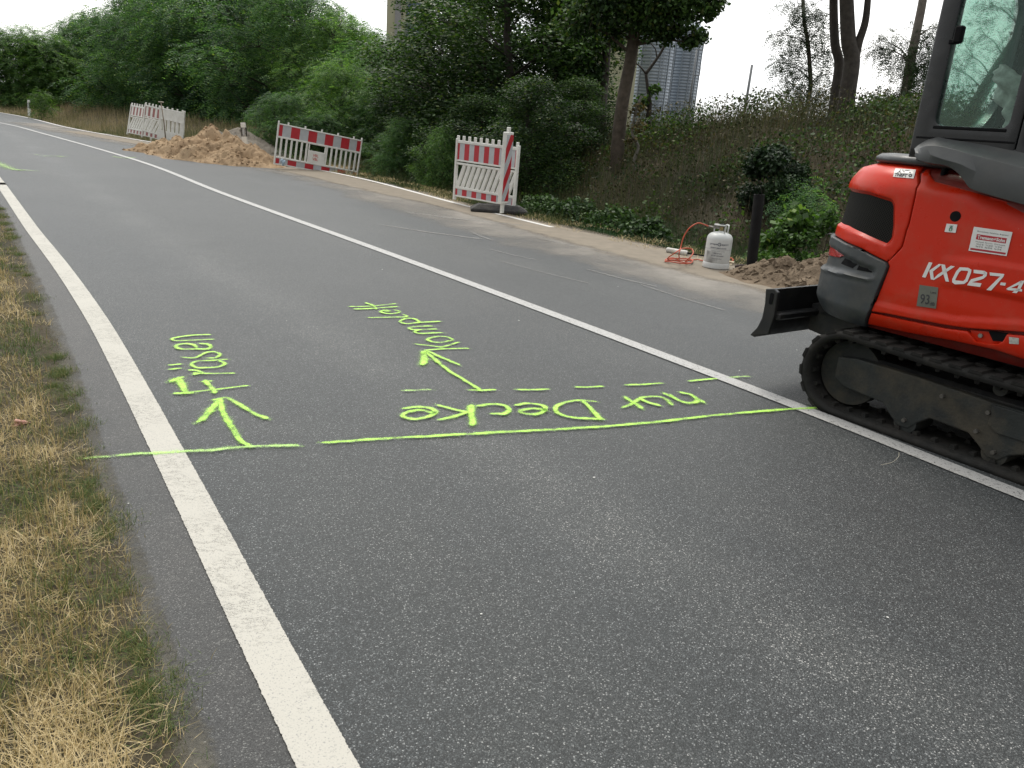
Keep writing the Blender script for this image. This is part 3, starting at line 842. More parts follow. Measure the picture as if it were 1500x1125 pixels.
def side_relief(s, z):
    r = 0
    r -= .035*max(0, z-z_ch(s))/.10*min(1, max(0, (-s-.15)/.1)+.4) if z > z_ch(s) else 0
    fade = min(1, max(0, (s_l1+.03-s)/.18))
    w_ = .006
    a = min(1, max(0, (z_l1(s)-z)/w_+.5)); b = min(1, max(0, (z-z_l2(s))/.012+.5))
    r += .012*fade*a*b
    c = min(1, max(0, (z_l3(s)-z)/.010+.5)); r += .010*c*min(1, max(0, (.08-s)/.2))
    return r
side_o = patch('side_panel', side, M_RED, exc, -.018, .006, step=.013, relief=side_relief, edge=.005)
# lower skirt
sk_top = pz([(1277.5, 458.5), (1300, 463.5), (1385, 481), (1418, 485)])
sk_bot = pz([(1500, 526), (1460, 512.5), (1400, 499.5), (1330, 487), (1272.5, 474.5)])
nt_ = pz([(1424, 492), (1430, 500), (1449, 504), (1463, 504), (1470, 500), (1476, 489.5), (1500, 491.5)])
sk = sk_top+nt_+[(LFAR, nt_[-1][1]), (LFAR, sk_bot[0][1])]+sk_bot
skirt = patch('lower_skirt', sk, M_RED, exc, -.02, .012, step=.03, edge=.006)
# recessed plate with the lifting eye inside the skirt's notch
rp = pz([(1420, 483.5), (1480, 489), (1474, 501), (1452, 507), (1426, 501)])
pl_ = patch('notch_plate', rp, M_RED, skirt, -.03, -.006, step=.03, edge=.003)
hk = pz([(1447, 484.5), (1476, 488.5), (1468, 500.5), (1454, 499.5)])
patch('lifting_slot', hk, M_DARK, skirt, -.01, -.003, step=.03, edge=0)
def on_surf(px, py, d=.0):
    s, z = SZ(px, py); u, v, nu, nv = outline(s, inset(z)-d); return E(u, v, z), (eu*nu+ev*nv)
q, nn = on_surf(1436.5, 491.5, 0)
mb = MB(); mb.cyl(q-nn*.01, q+nn*.006, .011, 6); mb.build('bolt', M_BOLT, skirt)
stk = pz([(1480, 493), (1494.5, 495), (1494, 504), (1480, 503)])
patch('sticker', stk, simple('worn_sticker', (.42, .42, .38), .6, .35, 60), skirt, .0125, .0135, edge=0)
# red plates seen in the hollow under the fender
hol = pz([(1362, 250), (1372, 268), (1487, 299), (1499, 297), (1470, 282), (1400, 240), (1370, 236)])
patch('inner_panel', hol, M_RED, exc, -.035, -.030, step=.03, edge=0)
q, nn = on_surf(1379, 255, -.02)
mb = MB(); mb.box(-.012, .012, -.02, .012, -.03, .03, Matrix.Translation(q) @ Matrix.Rotation(math.atan2(eu.y, eu.x), 4, 'Z'), bev=.005)
mb.tube([q+ez*.0-nn*.002, q+ez*-.022+nn*.012], [.012, .014], 10)
mb.build('hood_latch', M_DARK, exc)
# keyhole
q, nn = on_surf(1400.5, 317, .0)
mb = MB(); mb.cyl(q+nn*.004, q+nn*.0085, .026, 20); mb.build('key_hole', M_DARK, side_o)
# bumper
bt = bumper_top
bl = pz([(1300.5, 385.5), (1302.5, 390.5), (1290, 421), (1277, 454), (1270.5, 472)])
zbot = .525
bump_poly = [(bt[2][0], bt[2][1]), (bt[1][0], bt[1][1]), (bt[0][0], bt[0][1])]+bl[1:]+[(bl[-1][0]+.01, zbot), (SEND-.05, zbot), (SEND+.1, .62), (SEND+.08, bt[2][1]+.002), (CORN+.2, bt[2][1]+.003), (bt[2][0]+.06, bt[2][1]+.0015)]
bump_poly = [bump_poly[i] for i in range(len(bump_poly))]
zr1 = ln([(1208, 392), (1245, 402), (1285, 410)])
zr0 = ln([(1222, 352), (1262, 372), (1300, 392)])
def bump_relief(s, z):
    top = bt[0][1]+(bt[2][1]-bt[0][1])*min(1, max(0, (s-bt[0][0])/(bt[2][0]-bt[0][0])))
    r = .018
    if s > bl[0][0]+.02:
        a = min(1, max(0, (top-.045-z)/.022)); b = min(1, max(0, (z-zr1(s))/.022)); c = min(1, max(0, (s-(bl[0][0]+.04))/.03))
        r -= .020*a*b*c                           # recessed lamp band
        r += .010*max(0, 1-abs(z-zr1(s)+.0)/.018)*c   # bright raised rib
    return r
bumper = patch('rear_bumper', bump_poly, M_BUMP, exc, -.02, .006, step=.0105, relief=bump_relief, edge=.004)
vent1 = pz([(1240, 377), (1257, 380.5), (1256, 388), (1250, 393), (1233, 386)]); vent2 = pz([(1260, 387), (1282, 397.5), (1281, 400), (1256, 395)])
for vv in (vent1, vent2): patch('vent_slot', vv, M_DARK, bumper, -.004, .0055, step=.03, edge=0)
lm = pz([(1217, 361), (1225, 363), (1238, 373), (1233, 377), (1222, 376), (1214, 373)])
lm = [SZ(1238, 373.5), SZ(1232, 377.5), (SZ(1217, 374.5)[0]+.05, SZ(1217, 374.5)[1]), (SZ(1217, 362)[0]+.05, SZ(1218, 361)[1]), SZ(1224, 363.5)]
patch('reflector', lm, simple('reflector_red', (.35, .02, .02), .25, .1, spec=.6), bumper, -.004, .010, step=.02, edge=.003)

# -------- grey moulded fender beneath the cab
low = [(1340.5, 228), (1346, 233.5), (1358, 237), (1370, 239), (1383, 241), (1393, 244.5), (1404, 252.5), (1412, 262), (1421, 274), (1434, 279.5), (1447, 283.5), (1473, 291), (1500, 298.5)]
mid = [(1341, 224), (1349, 226), (1361, 226), (1372, 230), (1384, 234), (1395, 237), (1408, 241), (1420, 247), (1434, 253), (1450, 259), (1465, 264), (1480, 269), (1500, 276)]
upp = [(1340, 219), (1346, 213.5), (1357, 207), (1366, 202.5), (1374, 200.5), (1388, 202.5), (1402, 204.8), (1415, 206.8), (1430, 209.3), (1447, 212), (1465, 215.6), (1482, 219), (1500, 222.5)]
def EV(x, y, v): u, z = EP(x, y, v); return (u, v, z)
rows = []
L0 = [EV(x, y, .030) for x, y in low]; L1 = [EV(x, y, .022+.018*(1-min(1, i/3.))) for i, (x, y) in enumerate(mid)]; L2 = [EV(x, y, .145-.06*(1-min(1, i/3.))) for i, (x, y) in enumerate(upp)]
ext = lambda L: L+[(L[-1][0]-.35, L[-1][1], L[-1][2]-.06), (L[-1][0]-.75, L[-1][1], L[-1][2]-.16)]
L0, L1, L2 = ext(L0), ext(L1), ext(L2)
Lc = [((a[0]+b[0])/2, min(a[1], b[1])+.022, a[2]*.45+b[2]*.55) for a, b in zip(L1, L2)]
Lb = [(a[0], a[1]+.05, a[2]-.006) for a in L0]; Li = [(a[0], .20, a[2]+.02) for a in L2]
def sm3(L, n=4): return [tuple(p) for p in spline([Vector(p) for p in L], n)]
R4 = [sm3(L) for L in (Lb, L0, L1, Lc, L2, Li)]
bm = bmesh.new(); VV = [[bm.verts.new(E(*p)) for p in r] for r in R4]
for a, b in zip(VV[:-1], VV[1:]):
    for i in range(len(a)-1): bm.faces.new((a[i], a[i+1], b[i+1], b[i]))
for f in bm.faces: f.smooth = True
bmesh.ops.recalc_face_normals(bm, faces=bm.faces)
me = bpy.data.meshes.new('cab_fender'); bm.to_mesh(me); bm.free(); fo_ = put('cab_fender', me, M_FEND, exc)
autosmooth(fo_, 28); mo = fo_.modifiers.new('thick', 'SOLIDIFY'); mo.thickness = .010; mo.offset = 0; bevel(fo_, .005, 2, 28)
# -------- rubber-edged top cover along the rear
bm = bmesh.new(); sA = SZ(1330, 240)[0]; prof = [(1.392, .175), (1.402, .145), (1.425, .150), (1.442, .175), (1.448, .23), (1.448, .50)]
cols = []
for i in range(61):
    s = -.35+(SEND+.5)*i/60
    cols.append([bm.verts.new(E(*outline(s, min(.49, d))[:2], z+.006*math.sin(i*.1))) for z, d in prof])
for a, b in zip(cols[:-1], cols[1:]):
    for i in range(len(prof)-1): bm.faces.new((a[i], b[i], b[i+1], a[i+1]))
for f in bm.faces: f.smooth = True
bmesh.ops.recalc_face_normals(bm, faces=bm.faces)
me = bpy.data.meshes.new('rear_cover'); bm.to_mesh(me); bm.free(); put('rear_cover', me, simple('cover_plastic', (.040, .044, .047), .42, .1, 8, bump=.2, bscale=400), exc)
mb = MB(); mb.box(-1.5, UC+RC-.33, V0+.22, V0+WB-.22, 1.36, 1.446, Matrix.Identity(4)); mb.v = [tuple(E(*p)) for p in mb.v]
mb.build('deck_plate', M_DARK, exc)

# -------- model lettering and stickers on the side (flat part of the panel)
def flat(px, py, d): u, z = EP(px, py, V0-d); return E(u, V0-d, z)
def glyphs(name, polys, k, ox, oy, mat, d, parent):
    mb = MB()
    for p in polys:
        P = [(ox+x/k, oy+y/k) for x, y in p]
        vs = []
        for x, y in P:
            s, z = SZ(x, y); vs.append(surf(s, z, .006+side_relief(s, z)+d))
        mb.add(vs, [tuple(range(len(vs)))])
    o = mb.build(name, mat, parent); return o
A = (9.375, 1340, 300)
gl_ = [[(205, 785), (255, 795), (160, 1000), (112, 990)], [(243, 880), (345, 810), (375, 815), (372, 828), (262, 915), (275, 1030), (232, 1022), (212, 900)],
       [(262, 1030), (275, 1030), (355, 985), (440, 930), (570, 845), (515, 835), (430, 890), (330, 955), (285, 1000)], [(375, 815), (430, 822), (490, 1055), (440, 1050), (425, 1000), (395, 915)],
       [(640, 855), (760, 862), (805, 890), (800, 930), (755, 925), (755, 905), (660, 900)], [(755, 925), (800, 930), (750, 1050), (700, 1085), (690, 1045), (720, 1020)], [(700, 1085), (570, 1090), (580, 1035), (690, 1045)],
       [(570, 1090), (533, 1060), (535, 1020), (590, 910), (640, 855), (660, 900), (630, 925), (580, 1020), (580, 1035)],
       [(835, 888), (985, 905), (1000, 955), (835, 935)], [(985, 905), (1022, 930), (1015, 975), (975, 1010), (920, 1030), (925, 985), (960, 975), (972, 955)], [(920, 1030), (815, 1060), (835, 1010), (925, 985)], [(815, 1060), (850, 1065), (945, 1075), (925, 1125), (745, 1102), (760, 1075), (800, 1020), (835, 1010)],
       [(1055, 925), (1258, 948), (1245, 985), (1060, 968)], [(1200, 980), (1245, 985), (1075, 1175), (1010, 1165)],
       [(1210, 1062), (1280, 1070), (1268, 1108), (1195, 1098)]]
glyphs('model_lettering', gl_, *A, M_WHITE, .0025, side_o)
gl4 = [[(1480, 85), (1500, 78), (1500, 110), (1380, 160), (1345, 178), (1325, 170)], [(1345, 178), (1380, 160), (1478, 172), (1500, 176), (1500, 200), (1325, 182)], [(1428, 180), (1470, 180), (1440, 218), (1392, 212)], [(1480, 85), (1530, 80), (1472, 190), (1440, 190)]]
glyphs('model_lettering', gl4, 7.5, 1300, 400, M_WHITE, .0025, side_o)
def fitrect(corners, d=.003):
    """corners tl,tr,br,bl in photo pixels on the body -> matrix mapping unit square to it"""
    P = []
    for x, y in corners:
        s, z = SZ(x, y); P.append(surf(s, z, .006+side_relief(s, z)+d))
    return P
def bil(P, a, b): return (P[3]*(1-a)+P[2]*a)*(1-b)+(P[0]*(1-a)+P[1]*a)*b
def sticker(name, corners, mat, parent, d=.003, n=5):
    mb = MB(); P = fitrect(corners, d); 
    vs = []
    for j in range(n+1):
        for i in range(n+1):
            x = [corners[3][q]*(1-i/n)+corners[2][q]*i/n for q in (0, 1)]; y = [corners[0][q]*(1-i/n)+corners[1][q]*i/n for q in (0, 1)]
            px = [x[q]*(1-j/n)+y[q]*j/n for q in (0, 1)]; s, z = SZ(*px); vs.append(surf(s, z, .006+side_relief(s, z)+d))
    mb.add(vs, [(j*(n+1)+i, j*(n+1)+i+1, (j+1)*(n+1)+i+1, (j+1)*(n+1)+i) for j in range(n) for i in range(n)])
    o = mb.build(name, mat, parent); o.data.polygons.foreach_set('use_smooth', [True]*len(o.data.polygons)); return o
def textmesh(txt, bold=.0, shear=0, size=1):
    c = bpy.data.curves.new('t', 'FONT'); c.body = txt; c.size = size; c.offset = bold; c.shear = shear; c.resolution_u = 3
    o = bpy.data.objects.new('t', c); COL.objects.link(o); dg = bpy.context.evaluated_depsgraph_get()
    me = bpy.data.meshes.new_from_object(o.evaluated_get(dg)); bpy.data.objects.remove(o); return me
def text_on(name, txt, corners, box, mat, parent, d, bold=.02, shear=0):
    """txt fills box (a0,b0,a1,b1) of the sticker's unit square"""
    me = textmesh(txt, bold, shear); V = np.array([v.co[:] for v in me.vertices]); lo, hi = V.min(0), V.max(0)
    a0, b0, a1, b1 = box
    for v in me.vertices:
        a = a0+(a1-a0)*(v.co.x-lo[0])/(hi[0]-lo[0]); b = b0+(b1-b0)*(v.co.y-lo[1])/(hi[1]-lo[1])
        x = [corners[3][q]*(1-a)+corners[2][q]*a for q in (0, 1)]; y = [corners[0][q]*(1-a)+corners[1][q]*a for q in (0, 1)]
        px = [x[q]*(1-b)+y[q]*b for q in (0, 1)]; s, z = SZ(*px); v.co = surf(s, z, .006+side_relief(s, z)+d)
    me.name = name; return put(name, me, mat, parent)
c1 = [(1428, 332), (1484.5, 340), (1476, 375), (1420, 367)]
o = sticker('company_sticker', c1, M_WHITE, side_o, .004)
rs = simple('decal_red', (.38, .015, .03), .45)
def subq(c, a0, b0, a1, b1):
    f = lambda a, b: tuple((c[3][q]*(1-a)+c[2][q]*a)*(1-b)+(c[0][q]*(1-a)+c[1][q]*a)*b for q in (0, 1))
    return [f(a0, b1), f(a1, b1), f(a1, b0), f(a0, b0)]
sticker('red_band', subq(c1, .12, .50, .90, .72), rs, o, .0045); sticker('red_band', subq(c1, .04, .05, .96, .13), rs, o, .0045)
text_on('lettering', 'Tramann+Sohn', c1, (.15, .54, .87, .68), M_WHITE, o, .0052, .03)
M_GTX = simple('grey_ink', (.16, .17, .17), .5)
text_on('lettering', 'Baumaschinen  Vermietung  Baugeraete', c1, (.12, .80, .92, .87), M_GTX, o, .0046, .01)
text_on('lettering', 'Verkauf  Service  Werkstatt', c1, (.12, .39, .90, .44), M_GTX, o, .0046, .01)
for a in (.16, .40, .64): text_on('lettering', 'Tel. 03 45\nFax 03 46', c1, (a, .19, a+.19, .35), M_GTX, o, .0046, .01)
c2 = [(1388, 327.5), (1404, 329), (1401, 341), (1385, 339.5)]
o = sticker('small_sticker', c2, M_WHITE, side_o, .004); text_on('symbol', 'W', c2, (.35, .35, .65, .85), simple('ink_green', (.03, .14, .09), .5), o, .005, .04); text_on('symbol', 'U', c2, (.35, .12, .65, .5), simple('ink_green2', (.05, .22, .12), .5), o, .005, .04)
c3 = [(1348.5, 417), (1376, 421), (1372.5, 452), (1344, 448)]
M_GST = simple('grey_decal', (.125, .13, .105), .5, .12)
o = sticker('noise_sticker', c3, M_GST, side_o, .004); text_on('lettering', '93', c3, (.14, .14, .62, .60), M_INK, o, .005, .01); text_on('lettering', 'dB', c3, (.66, .12, .92, .28), M_INK, o, .005, .01); text_on('lettering', 'Lwa', c3, (.62, .68, .92, .80), M_INK, o, .005, .01)
def hsz(x, y): return SZ(x, y)
_sr = side_relief
side_relief = lambda s, z: 0
c4 = [(1313, 246.5), (1343, 248.5), (1339.5, 261.5), (1309.5, 259)]
o = sticker('theft_sticker', c4, M_WHITE, hood_o, .003); text_on('lettering', 'ANTI-', c4, (.14, .53, .80, .90), M_INK, o, .0042, .04, .2); text_on('lettering', 'THEFT', c4, (.06, .10, .68, .46), M_INK, o, .0042, .04, .2)
text_on('symbol', 'O', c4, (.72, .12, .90, .50), M_INK, o, .0042, .09)
M_YEL = simple('warning_yellow', (.62, .50, .16), .5, .12, 40)
sA_ = SZ(1258, 241); sB_ = SZ(1250, 261); s_end = .80
def ypatch():
    z0, z1 = SZ(1247, 261)[1]-.004, SZ(1256, 240)[1]; s0 = SZ(1260, 250)[0]
    return [(s0-.012, z0), (s0+.20, z0), (s0+.20, z1), (s0+.012, z1)]
o = patch('warning_sticker', ypatch(), M_YEL, hood_o, .0062, .0075, step=.03, edge=0)
ys = ypatch()
for dx, wd in ((.030, .006), (.052, .010), (.10, .02)):
    patch('warning_mark', [(ys[0][0]+dx, ys[0][1]+.03), (ys[0][0]+dx+wd, ys[0][1]+.03), (ys[0][0]+dx+wd+.01, ys[0][1]+.055), (ys[0][0]+dx+.01, ys[0][1]+.055)], M_INK, o, .0075, .0083, step=.03, edge=0)
side_relief = _sr
# yellow sticker at the frame's rim
# ------------------------------------------------------------------ cab
M_GLASS = None
k = N('tinted_glass'); tr = k.n('BsdfTransparent'); tr.inputs[0].default_value = (.935, 1.0, .972, 1); gl_b = k.n('BsdfGlossy'); gl_b.inputs['Roughness'].default_value = .03; gl_b.inputs[0].default_value = (.75, .95, .88, 1)
fr = k.n('Fresnel'); fr.inputs[0].default_value = 1.45; mxs = k.n('MixShader'); k.t.links.new(k.math('MULTIPLY', fr.outputs[0], .8), mxs.inputs[0]); k.t.links.new(tr.outputs[0], mxs.inputs[1]); k.t.links.new(gl_b.outputs[0], mxs.inputs[2])
k.t.links.new(mxs.outputs[0], k.o.inputs[0]); M_GLASS = k.m
def box_uvz(mb, u0, u1, v0, v1, z0, z1, bev=.006):
    n = len(mb.v); mb.box(u0, u1, v0, v1, z0, z1, None, bev)
    for i in range(n, len(mb.v)): mb.v[i] = tuple(E(*mb.v[i]))
def panel(mb_name, fn, outer, hole, mat, parent, th=.045, rh=.05, step=.08):
    outer = [Vector(p) for p in outer]; h = round_poly(hole, rh, 5)
    return patch(mb_name, outer, mat, parent, 0, th, hole=h, step=step, fn=fn, edge=.006)
CU0, CU1 = -.050, -1.36     # rear and front of the cab
CV0, CV1 = .130, 1.06
ZF, ZR = 1.44, 2.42
fnS = lambda a, b, d: E(a, CV0+.045-d, b)
fnS2 = lambda a, b, d: E(a, CV1-.045+d, b)
fnR = lambda a, b, d: E(CU0-.045+d, a, b)
cabside = panel('cab_frame', fnS, [(CU0-.002, ZF), (CU0-.002, ZR), (-.555, ZR), (-.555, ZF)], [(-.147, 1.602), (-.140, 2.33), (-.497, 2.33), (-.503, 1.602)], M_CABF, exc, rh=.045)
panel('door_frame', fnS, [(-.560, 1.02), (-.560, ZR), (CU1, ZR), (CU1, 1.02)], [(-.592, 1.50), (-.592, 2.33), (CU1+.08, 2.30), (CU1+.08, 1.50)], M_CABF, exc, rh=.05)
panel('rear_frame', fnR, [(CV0+.002, ZF), (CV0+.002, ZR), (CV1, ZR), (CV1, ZF)], [(CV0+.075, 1.605), (CV0+.075, 2.30), (.92, 2.30), (.92, 1.85), (.84, 1.70), (.72, 1.605)], M_CABF, exc, rh=.10)
panel('far_side_frame', fnS2, [(CU0, ZF), (CU0, ZR), (CU1, ZR), (CU1, ZF)], [(-.62, 1.60), (-.62, 2.30), (CU1+.08, 2.30), (CU1+.08, 1.60)], M_CABF, exc, rh=.05)
fnF = lambda a, b, d: E(CU1+.045-d, a, b)
panel('front_frame', fnF, [(CV0, .95), (CV0, ZR), (CV1, ZR), (CV1, .95)], [(CV0+.07, 1.05), (CV0+.07, 2.34), (CV1-.07, 2.34), (CV1-.07, 1.05)], M_CABF, exc, rh=.05)
def pane(name, mb): return mb.build(name, M_GLASS, exc)
mb = MB(); box_uvz(mb, -.500, -.142, CV0+.016, CV0+.021, 1.595, 2.335, 0); pane('side_glass', mb)
mb = MB(); box_uvz(mb, CU1+.07, -.588, CV0+.016, CV0+.021, 1.49, 2.335, 0); pane('door_glass', mb)
mb = MB(); box_uvz(mb, CU0-.03, CU0-.025, CV0+.07, .925, 1.60, 2.31, 0); pane('rear_glass', mb)
mb = MB(); box_uvz(mb, CU1+.07, -.61, CV1-.03, CV1-.025, 1.59, 2.31, 0); pane('far_side_glass', mb)
mb = MB(); box_uvz(mb, CU1+.02, CU1+.025, CV0+.06, CV1-.06, 1.04, 2.35, 0); pane('windscreen', mb)
mb = MB(); box_uvz(mb, CU1-.03, CU0+.01, CV0-.01, CV1+.01, ZR-.01, ZR+.05, .02)
mb.build('cab_roof', M_CABF, exc)
mb = MB(); box_uvz(mb, CU1+.05, CU0-.05, CV0+.05, CV1-.05, 1.02, 1.06, 0); mb.build('cab_floor', M_CABF, exc)
mb = MB(); box_uvz(mb, -.50, -.146, CV0-.004, CV0+.012, 1.585, 1.600, .003); box_uvz(mb, -.55, -.07, CV0-.003, CV0+.02, 1.535, 1.545, .002); mb.build('window_seal', M_DARK, cabside)
# latch on the sliding window
q0 = E(*[*EP(1396, 62, CV0-.0)][:1], CV0-.005, EP(1396, 62, CV0)[1])
u1, z1 = EP(1408, 50, CV0-.01); u0_, z0_ = EP(1395, 62, CV0-.01)
mb = MB(); box_uvz(mb, u1-.022, u1+.018, CV0-.05, CV0-.012, z1-.045, z1+.035, .008); box_uvz(mb, u1, u0_+.01, CV0-.03, CV0-.005, z0_-.01, z0_+.012, .003); mb.build('window_latch', M_DARK, cabside)
mb = MB(); mb.tube([E(CU0-.005, CV0+.012, ZF+.03), E(CU0-.005, CV0+.012, ZR-.02)], .009, 8); mb.build('edge_trim', simple('trim_grey', (.12, .13, .14), .35), cabside)
# seat and controls
M_SEAT = simple('seat_fabric', (.02, .022, .024), .8, .3, 40)
mb = MB(); box_uvz(mb, -.92, -.46, .38, .86, 1.20, 1.34, .04)
bk = MB(); box_uvz(bk, -.50, -.38, .40, .84, 1.32, 1.80, .04)
s_ = mb.build('seat_cushion', M_SEAT, exc); bk.build('seat_back', M_SEAT, exc)
for vv in (.34, .90):
    mb = MB(); mb.tube([E(-.75, vv, 1.15), E(-.78, vv, 1.42), E(-.80, vv, 1.52)], [.015, .012, .012], 8); mb.smooth = True
    mb.tube([E(-.80, vv, 1.50), E(-.805, vv, 1.56), E(-.80, vv, 1.62), E(-.80, vv, 1.635)], [.016, .026, .026, .01], 10); mb.build('joystick', M_DARK, exc)
# grey cloth hanging behind the glass
bm = bmesh.new()
ctr = [(1459, 94), (1466, 106), (1474, 120), (1478, 140), (1480, 160), (1480, 180), (1481, 205)]
wds_ = [.012, .05, .085, .075, .06, .055, .05]
rows = []
pth = spline([Vector((*EP(x, y, .40), 0)) for x, y in ctr], 5); wl = np.interp(np.linspace(0, 6, len(pth)), range(7), wds_)
for i, p in enumerate(pth):
    r = []
    for j in range(22):
        th = 2*math.pi*j/22; f = wl[i]*(1+.22*math.sin(3*th+i*.5)+.12*math.sin(5*th-i*.9)+.3*mnoise.noise(Vector((math.cos(th)*1.3, math.sin(th)*1.3, i*.28))))
        r.append(bm.verts.new(E(p.x+f*math.cos(th)-.02, .42+f*.8*math.sin(th), p.y)))
    rows.append(r)
for a, b in zip(rows[:-1], rows[1:]):
    for j in range(22): bm.faces.new((a[j], a[(j+1) % 22], b[(j+1) % 22], b[j])).smooth = True
bm.faces.new(rows[0]); bm.faces.new(list(reversed(rows[-1])))
bmesh.ops.recalc_face_normals(bm, faces=bm.faces)
me = bpy.data.meshes.new('hanging_cloth'); bm.to_mesh(me); bm.free()
tag(put('hanging_cloth', me, simple('grey_cloth', (.30, .33, .31), .85, .3, 25, bump=.5, bscale=60)), 'crumpled light grey cloth hanging inside the cab behind the green glass', 'cloth')

# ------------------------------------------------------------------ undercarriage
def track(v0, v1):
    """closed rubber belt with lugs outside and teeth inside"""
    L = 2.02; u1 = .225; u0 = u1-L; r1 = .232; zc = .240
    def path(n):
        pts = []
        for i in range(n):         # bottom, rear curve, top (sagging), front curve
            pts.append(None)
        return pts
    P = []
    a, b = u0+r1, u1-r1
    for i in range(34): P.append((a+(b-a)*i/34, zc-r1, 0, -1))
    for i in range(18): th = -math.pi/2+math.pi*i/18; P.append((b+r1*math.cos(th), zc+r1*math.sin(th), math.cos(th), math.sin(th)))
    for i in range(34):
        t = i/34; P.append((b+(a-b)*t, zc+r1-.022*math.sin(math.pi*t), 0, 1))
    for i in range(18): th = math.pi/2+math.pi*i/18; P.append((a+r1*math.cos(th), zc+r1*math.sin(th), math.cos(th), math.sin(th)))
    n = len(P); mb = MB(); mb.smooth = True
    ring = [(0, v0), (.004, v0-.0), (.010, v0), (.010, v1), (-.014, v1), (-.018, v1-.02), (-.018, v0+.02), (-.014, v0)]
    ring = [(.014, v0), (.014, v1), (-.022, v1), (-.030, v1-.03), (-.030, v0+.03), (-.022, v0)]
    vs = []
    for (u, z, nu, nz_) in P:
        for d, v in ring: vs.append(E(u+nu*d, v, z+nz_*d))
    k_ = len(ring); fs = [(i*k_+j, i*k_+(j+1) % k_, ((i+1) % n)*k_+(j+1) % k_, ((i+1) % n)*k_+j) for i in range(n) for j in range(k_)]
    mb.add(vs, fs); mb.smooth = False
    step = 2.0; nl = 46
    cum = [0]
    for i in range(n): q = P[(i+1) % n]; cum.append(cum[-1]+math.hypot(q[0]-P[i][0], q[1]-P[i][1]))
    def at_(s):
        s %= cum[-1]; i = max(0, min(n-1, int(np.searchsorted(cum, s)-1))); q = P[(i+1) % n]; f = (s-cum[i])/max(1e-9, cum[i+1]-cum[i]); p = P[i]
        nu, nz_ = p[2]*(1-f)+q[2]*f, p[3]*(1-f)+q[3]*f; l = math.hypot(nu, nz_); return p[0]*(1-f)+q[0]*f, p[1]*(1-f)+q[1]*f, nu/l, nz_/l
    for i in range(nl):
        s = cum[-1]*i/nl; u, z, nu, nz_ = at_(s); tu, tz = -nz_, nu
        half = .034
        for (va, vb, sh) in ((v0-.003, (v0+v1)/2-.01, 0), ((v0+v1)/2+.01, v1+.003, .5)):
            s2 = s+sh*cum[-1]/nl; u, z, nu, nz_ = at_(s2); tu, tz = -nz_, nu
            vs = []
            for d, hw in ((.010, half), (.0255, half*.75)):
                for t_ in (-hw, hw):
                    for v in (va, vb): vs.append(E(u+nu*d+tu*t_, v, z+nz_*d+tz*t_))
            mb.add(vs, [(0, 1, 3, 2), (4, 6, 7, 5), (0, 2, 6, 4), (1, 5, 7, 3), (0, 4, 5, 1), (2, 3, 7, 6)])
        u, z, nu, nz_ = at_(s); tu, tz = -nz_, nu       # inner teeth near both rims
        for va in (v0+.045, v1-.085):
            vs = []
            for d, hw in ((-.028, .016), (-.050, .010)):
                for t_ in (-hw, hw):
                    for v in (va, va+.04): vs.append(E(u+nu*d+tu*t_, v, z+nz_*d+tz*t_))
            mb.add(vs, [(0, 1, 3, 2), (4, 6, 7, 5), (0, 2, 6, 4), (1, 5, 7, 3), (0, 4, 5, 1), (2, 3, 7, 6)])
    belt = mb.build('track_belt', M_RUB, exc)
    side = v0 if v0 < .7 else v1; sg = 1 if v0 < .7 else -1
    # wheels
    for uc, nm, rr in ((u1-r1, 'idler_wheel', .185), (u0+r1, 'drive_sprocket', .190)):
        mb = MB(); mb.cyl(E(uc, v0+.11, zc), E(uc, v1-.11, zc), rr, 36); mb.cyl(E(uc, v0+.09, zc), E(uc, v1-.09, zc), rr*.45, 20)
        mb.build(nm, M_MUD, exc, auto=35)
    # side beam, traced
    b_ = [(.055, .325), (-.06, .345), (-.40, .345), (-.80, .330), (-1.15, .335), (-1.50, .34), (-1.62, .30), (-1.62, .15), (-1.52, .115), (-1.40, .11), (-1.33, .06), (-1.25, .06), (-1.18, .125), (-1.00, .135),
          (-.93, .10), (-.885, .055), (-.83, .055), (-.78, .10), (-.72, .145), (-.52, .150), (-.46, .10), (-.425, .055), (-.37, .055), (-.32, .09), (-.26, .15), (-.02, .165), (.05, .20)]
    mb = MB(); n_ = len(b_); vo_ = v0+.055 if sg > 0 else v1-.055
    P0 = [E(u, vo_, z) for u, z in b_]; mb.prism(P0, ev*(.16*sg))
    fr_ = mb.build('track_frame', M_MUD, exc); bevel(fr_, .008)
    mb = MB(); mb.prism([E(u, vo_-.012*sg, z) for u, z in [(-.80, .325), (-1.45, .33), (-1.45, .20), (-.85, .19), (-.80, .22)]], ev*(.02*sg)); bevel(mb.build('cover_plate', M_MUD, fr_), .006)
    for uc in (-.40, -.86, -1.29):
        mb = MB(); mb.cyl(E(uc, v0+.06, .085), E(uc, v1-.06, .085), .062, 20); mb.build('track_roller', M_MUD, exc, auto=35)
    for uc, zc_ in ((-.40, .10), (-.86, .095), (-.56, .29), (-.79, .28), (-.76, .17)):
        mb = MB(); mb.cyl(E(uc, vo_-.02*sg, zc_), E(uc, vo_+.01*sg, zc_), .011, 6); mb.build('frame_bolt', M_BOLTD, fr_)
    mb = MB(); mb.cyl(E(-.8, v0+.08, .40), E(-.8, v1-.08, .40), .035, 16); mb.build('carrier_roller', M_MUD, exc, auto=35)
track(0.0, .30); track(1.20, 1.50)
mb = MB(); box_uvz(mb, -1.35, -.25, .28, 1.22, .20, .44, .03); box_uvz(mb, -1.45, -.1, .10, 1.4, .24, .36, .02)
mb.build('chassis', M_BLK, exc)
mb = MB(); mb.cyl(E(-.72, .75, .42), E(-.72, .75, .56), .42, 36); mb.build('slewing_ring', M_BLK, exc)
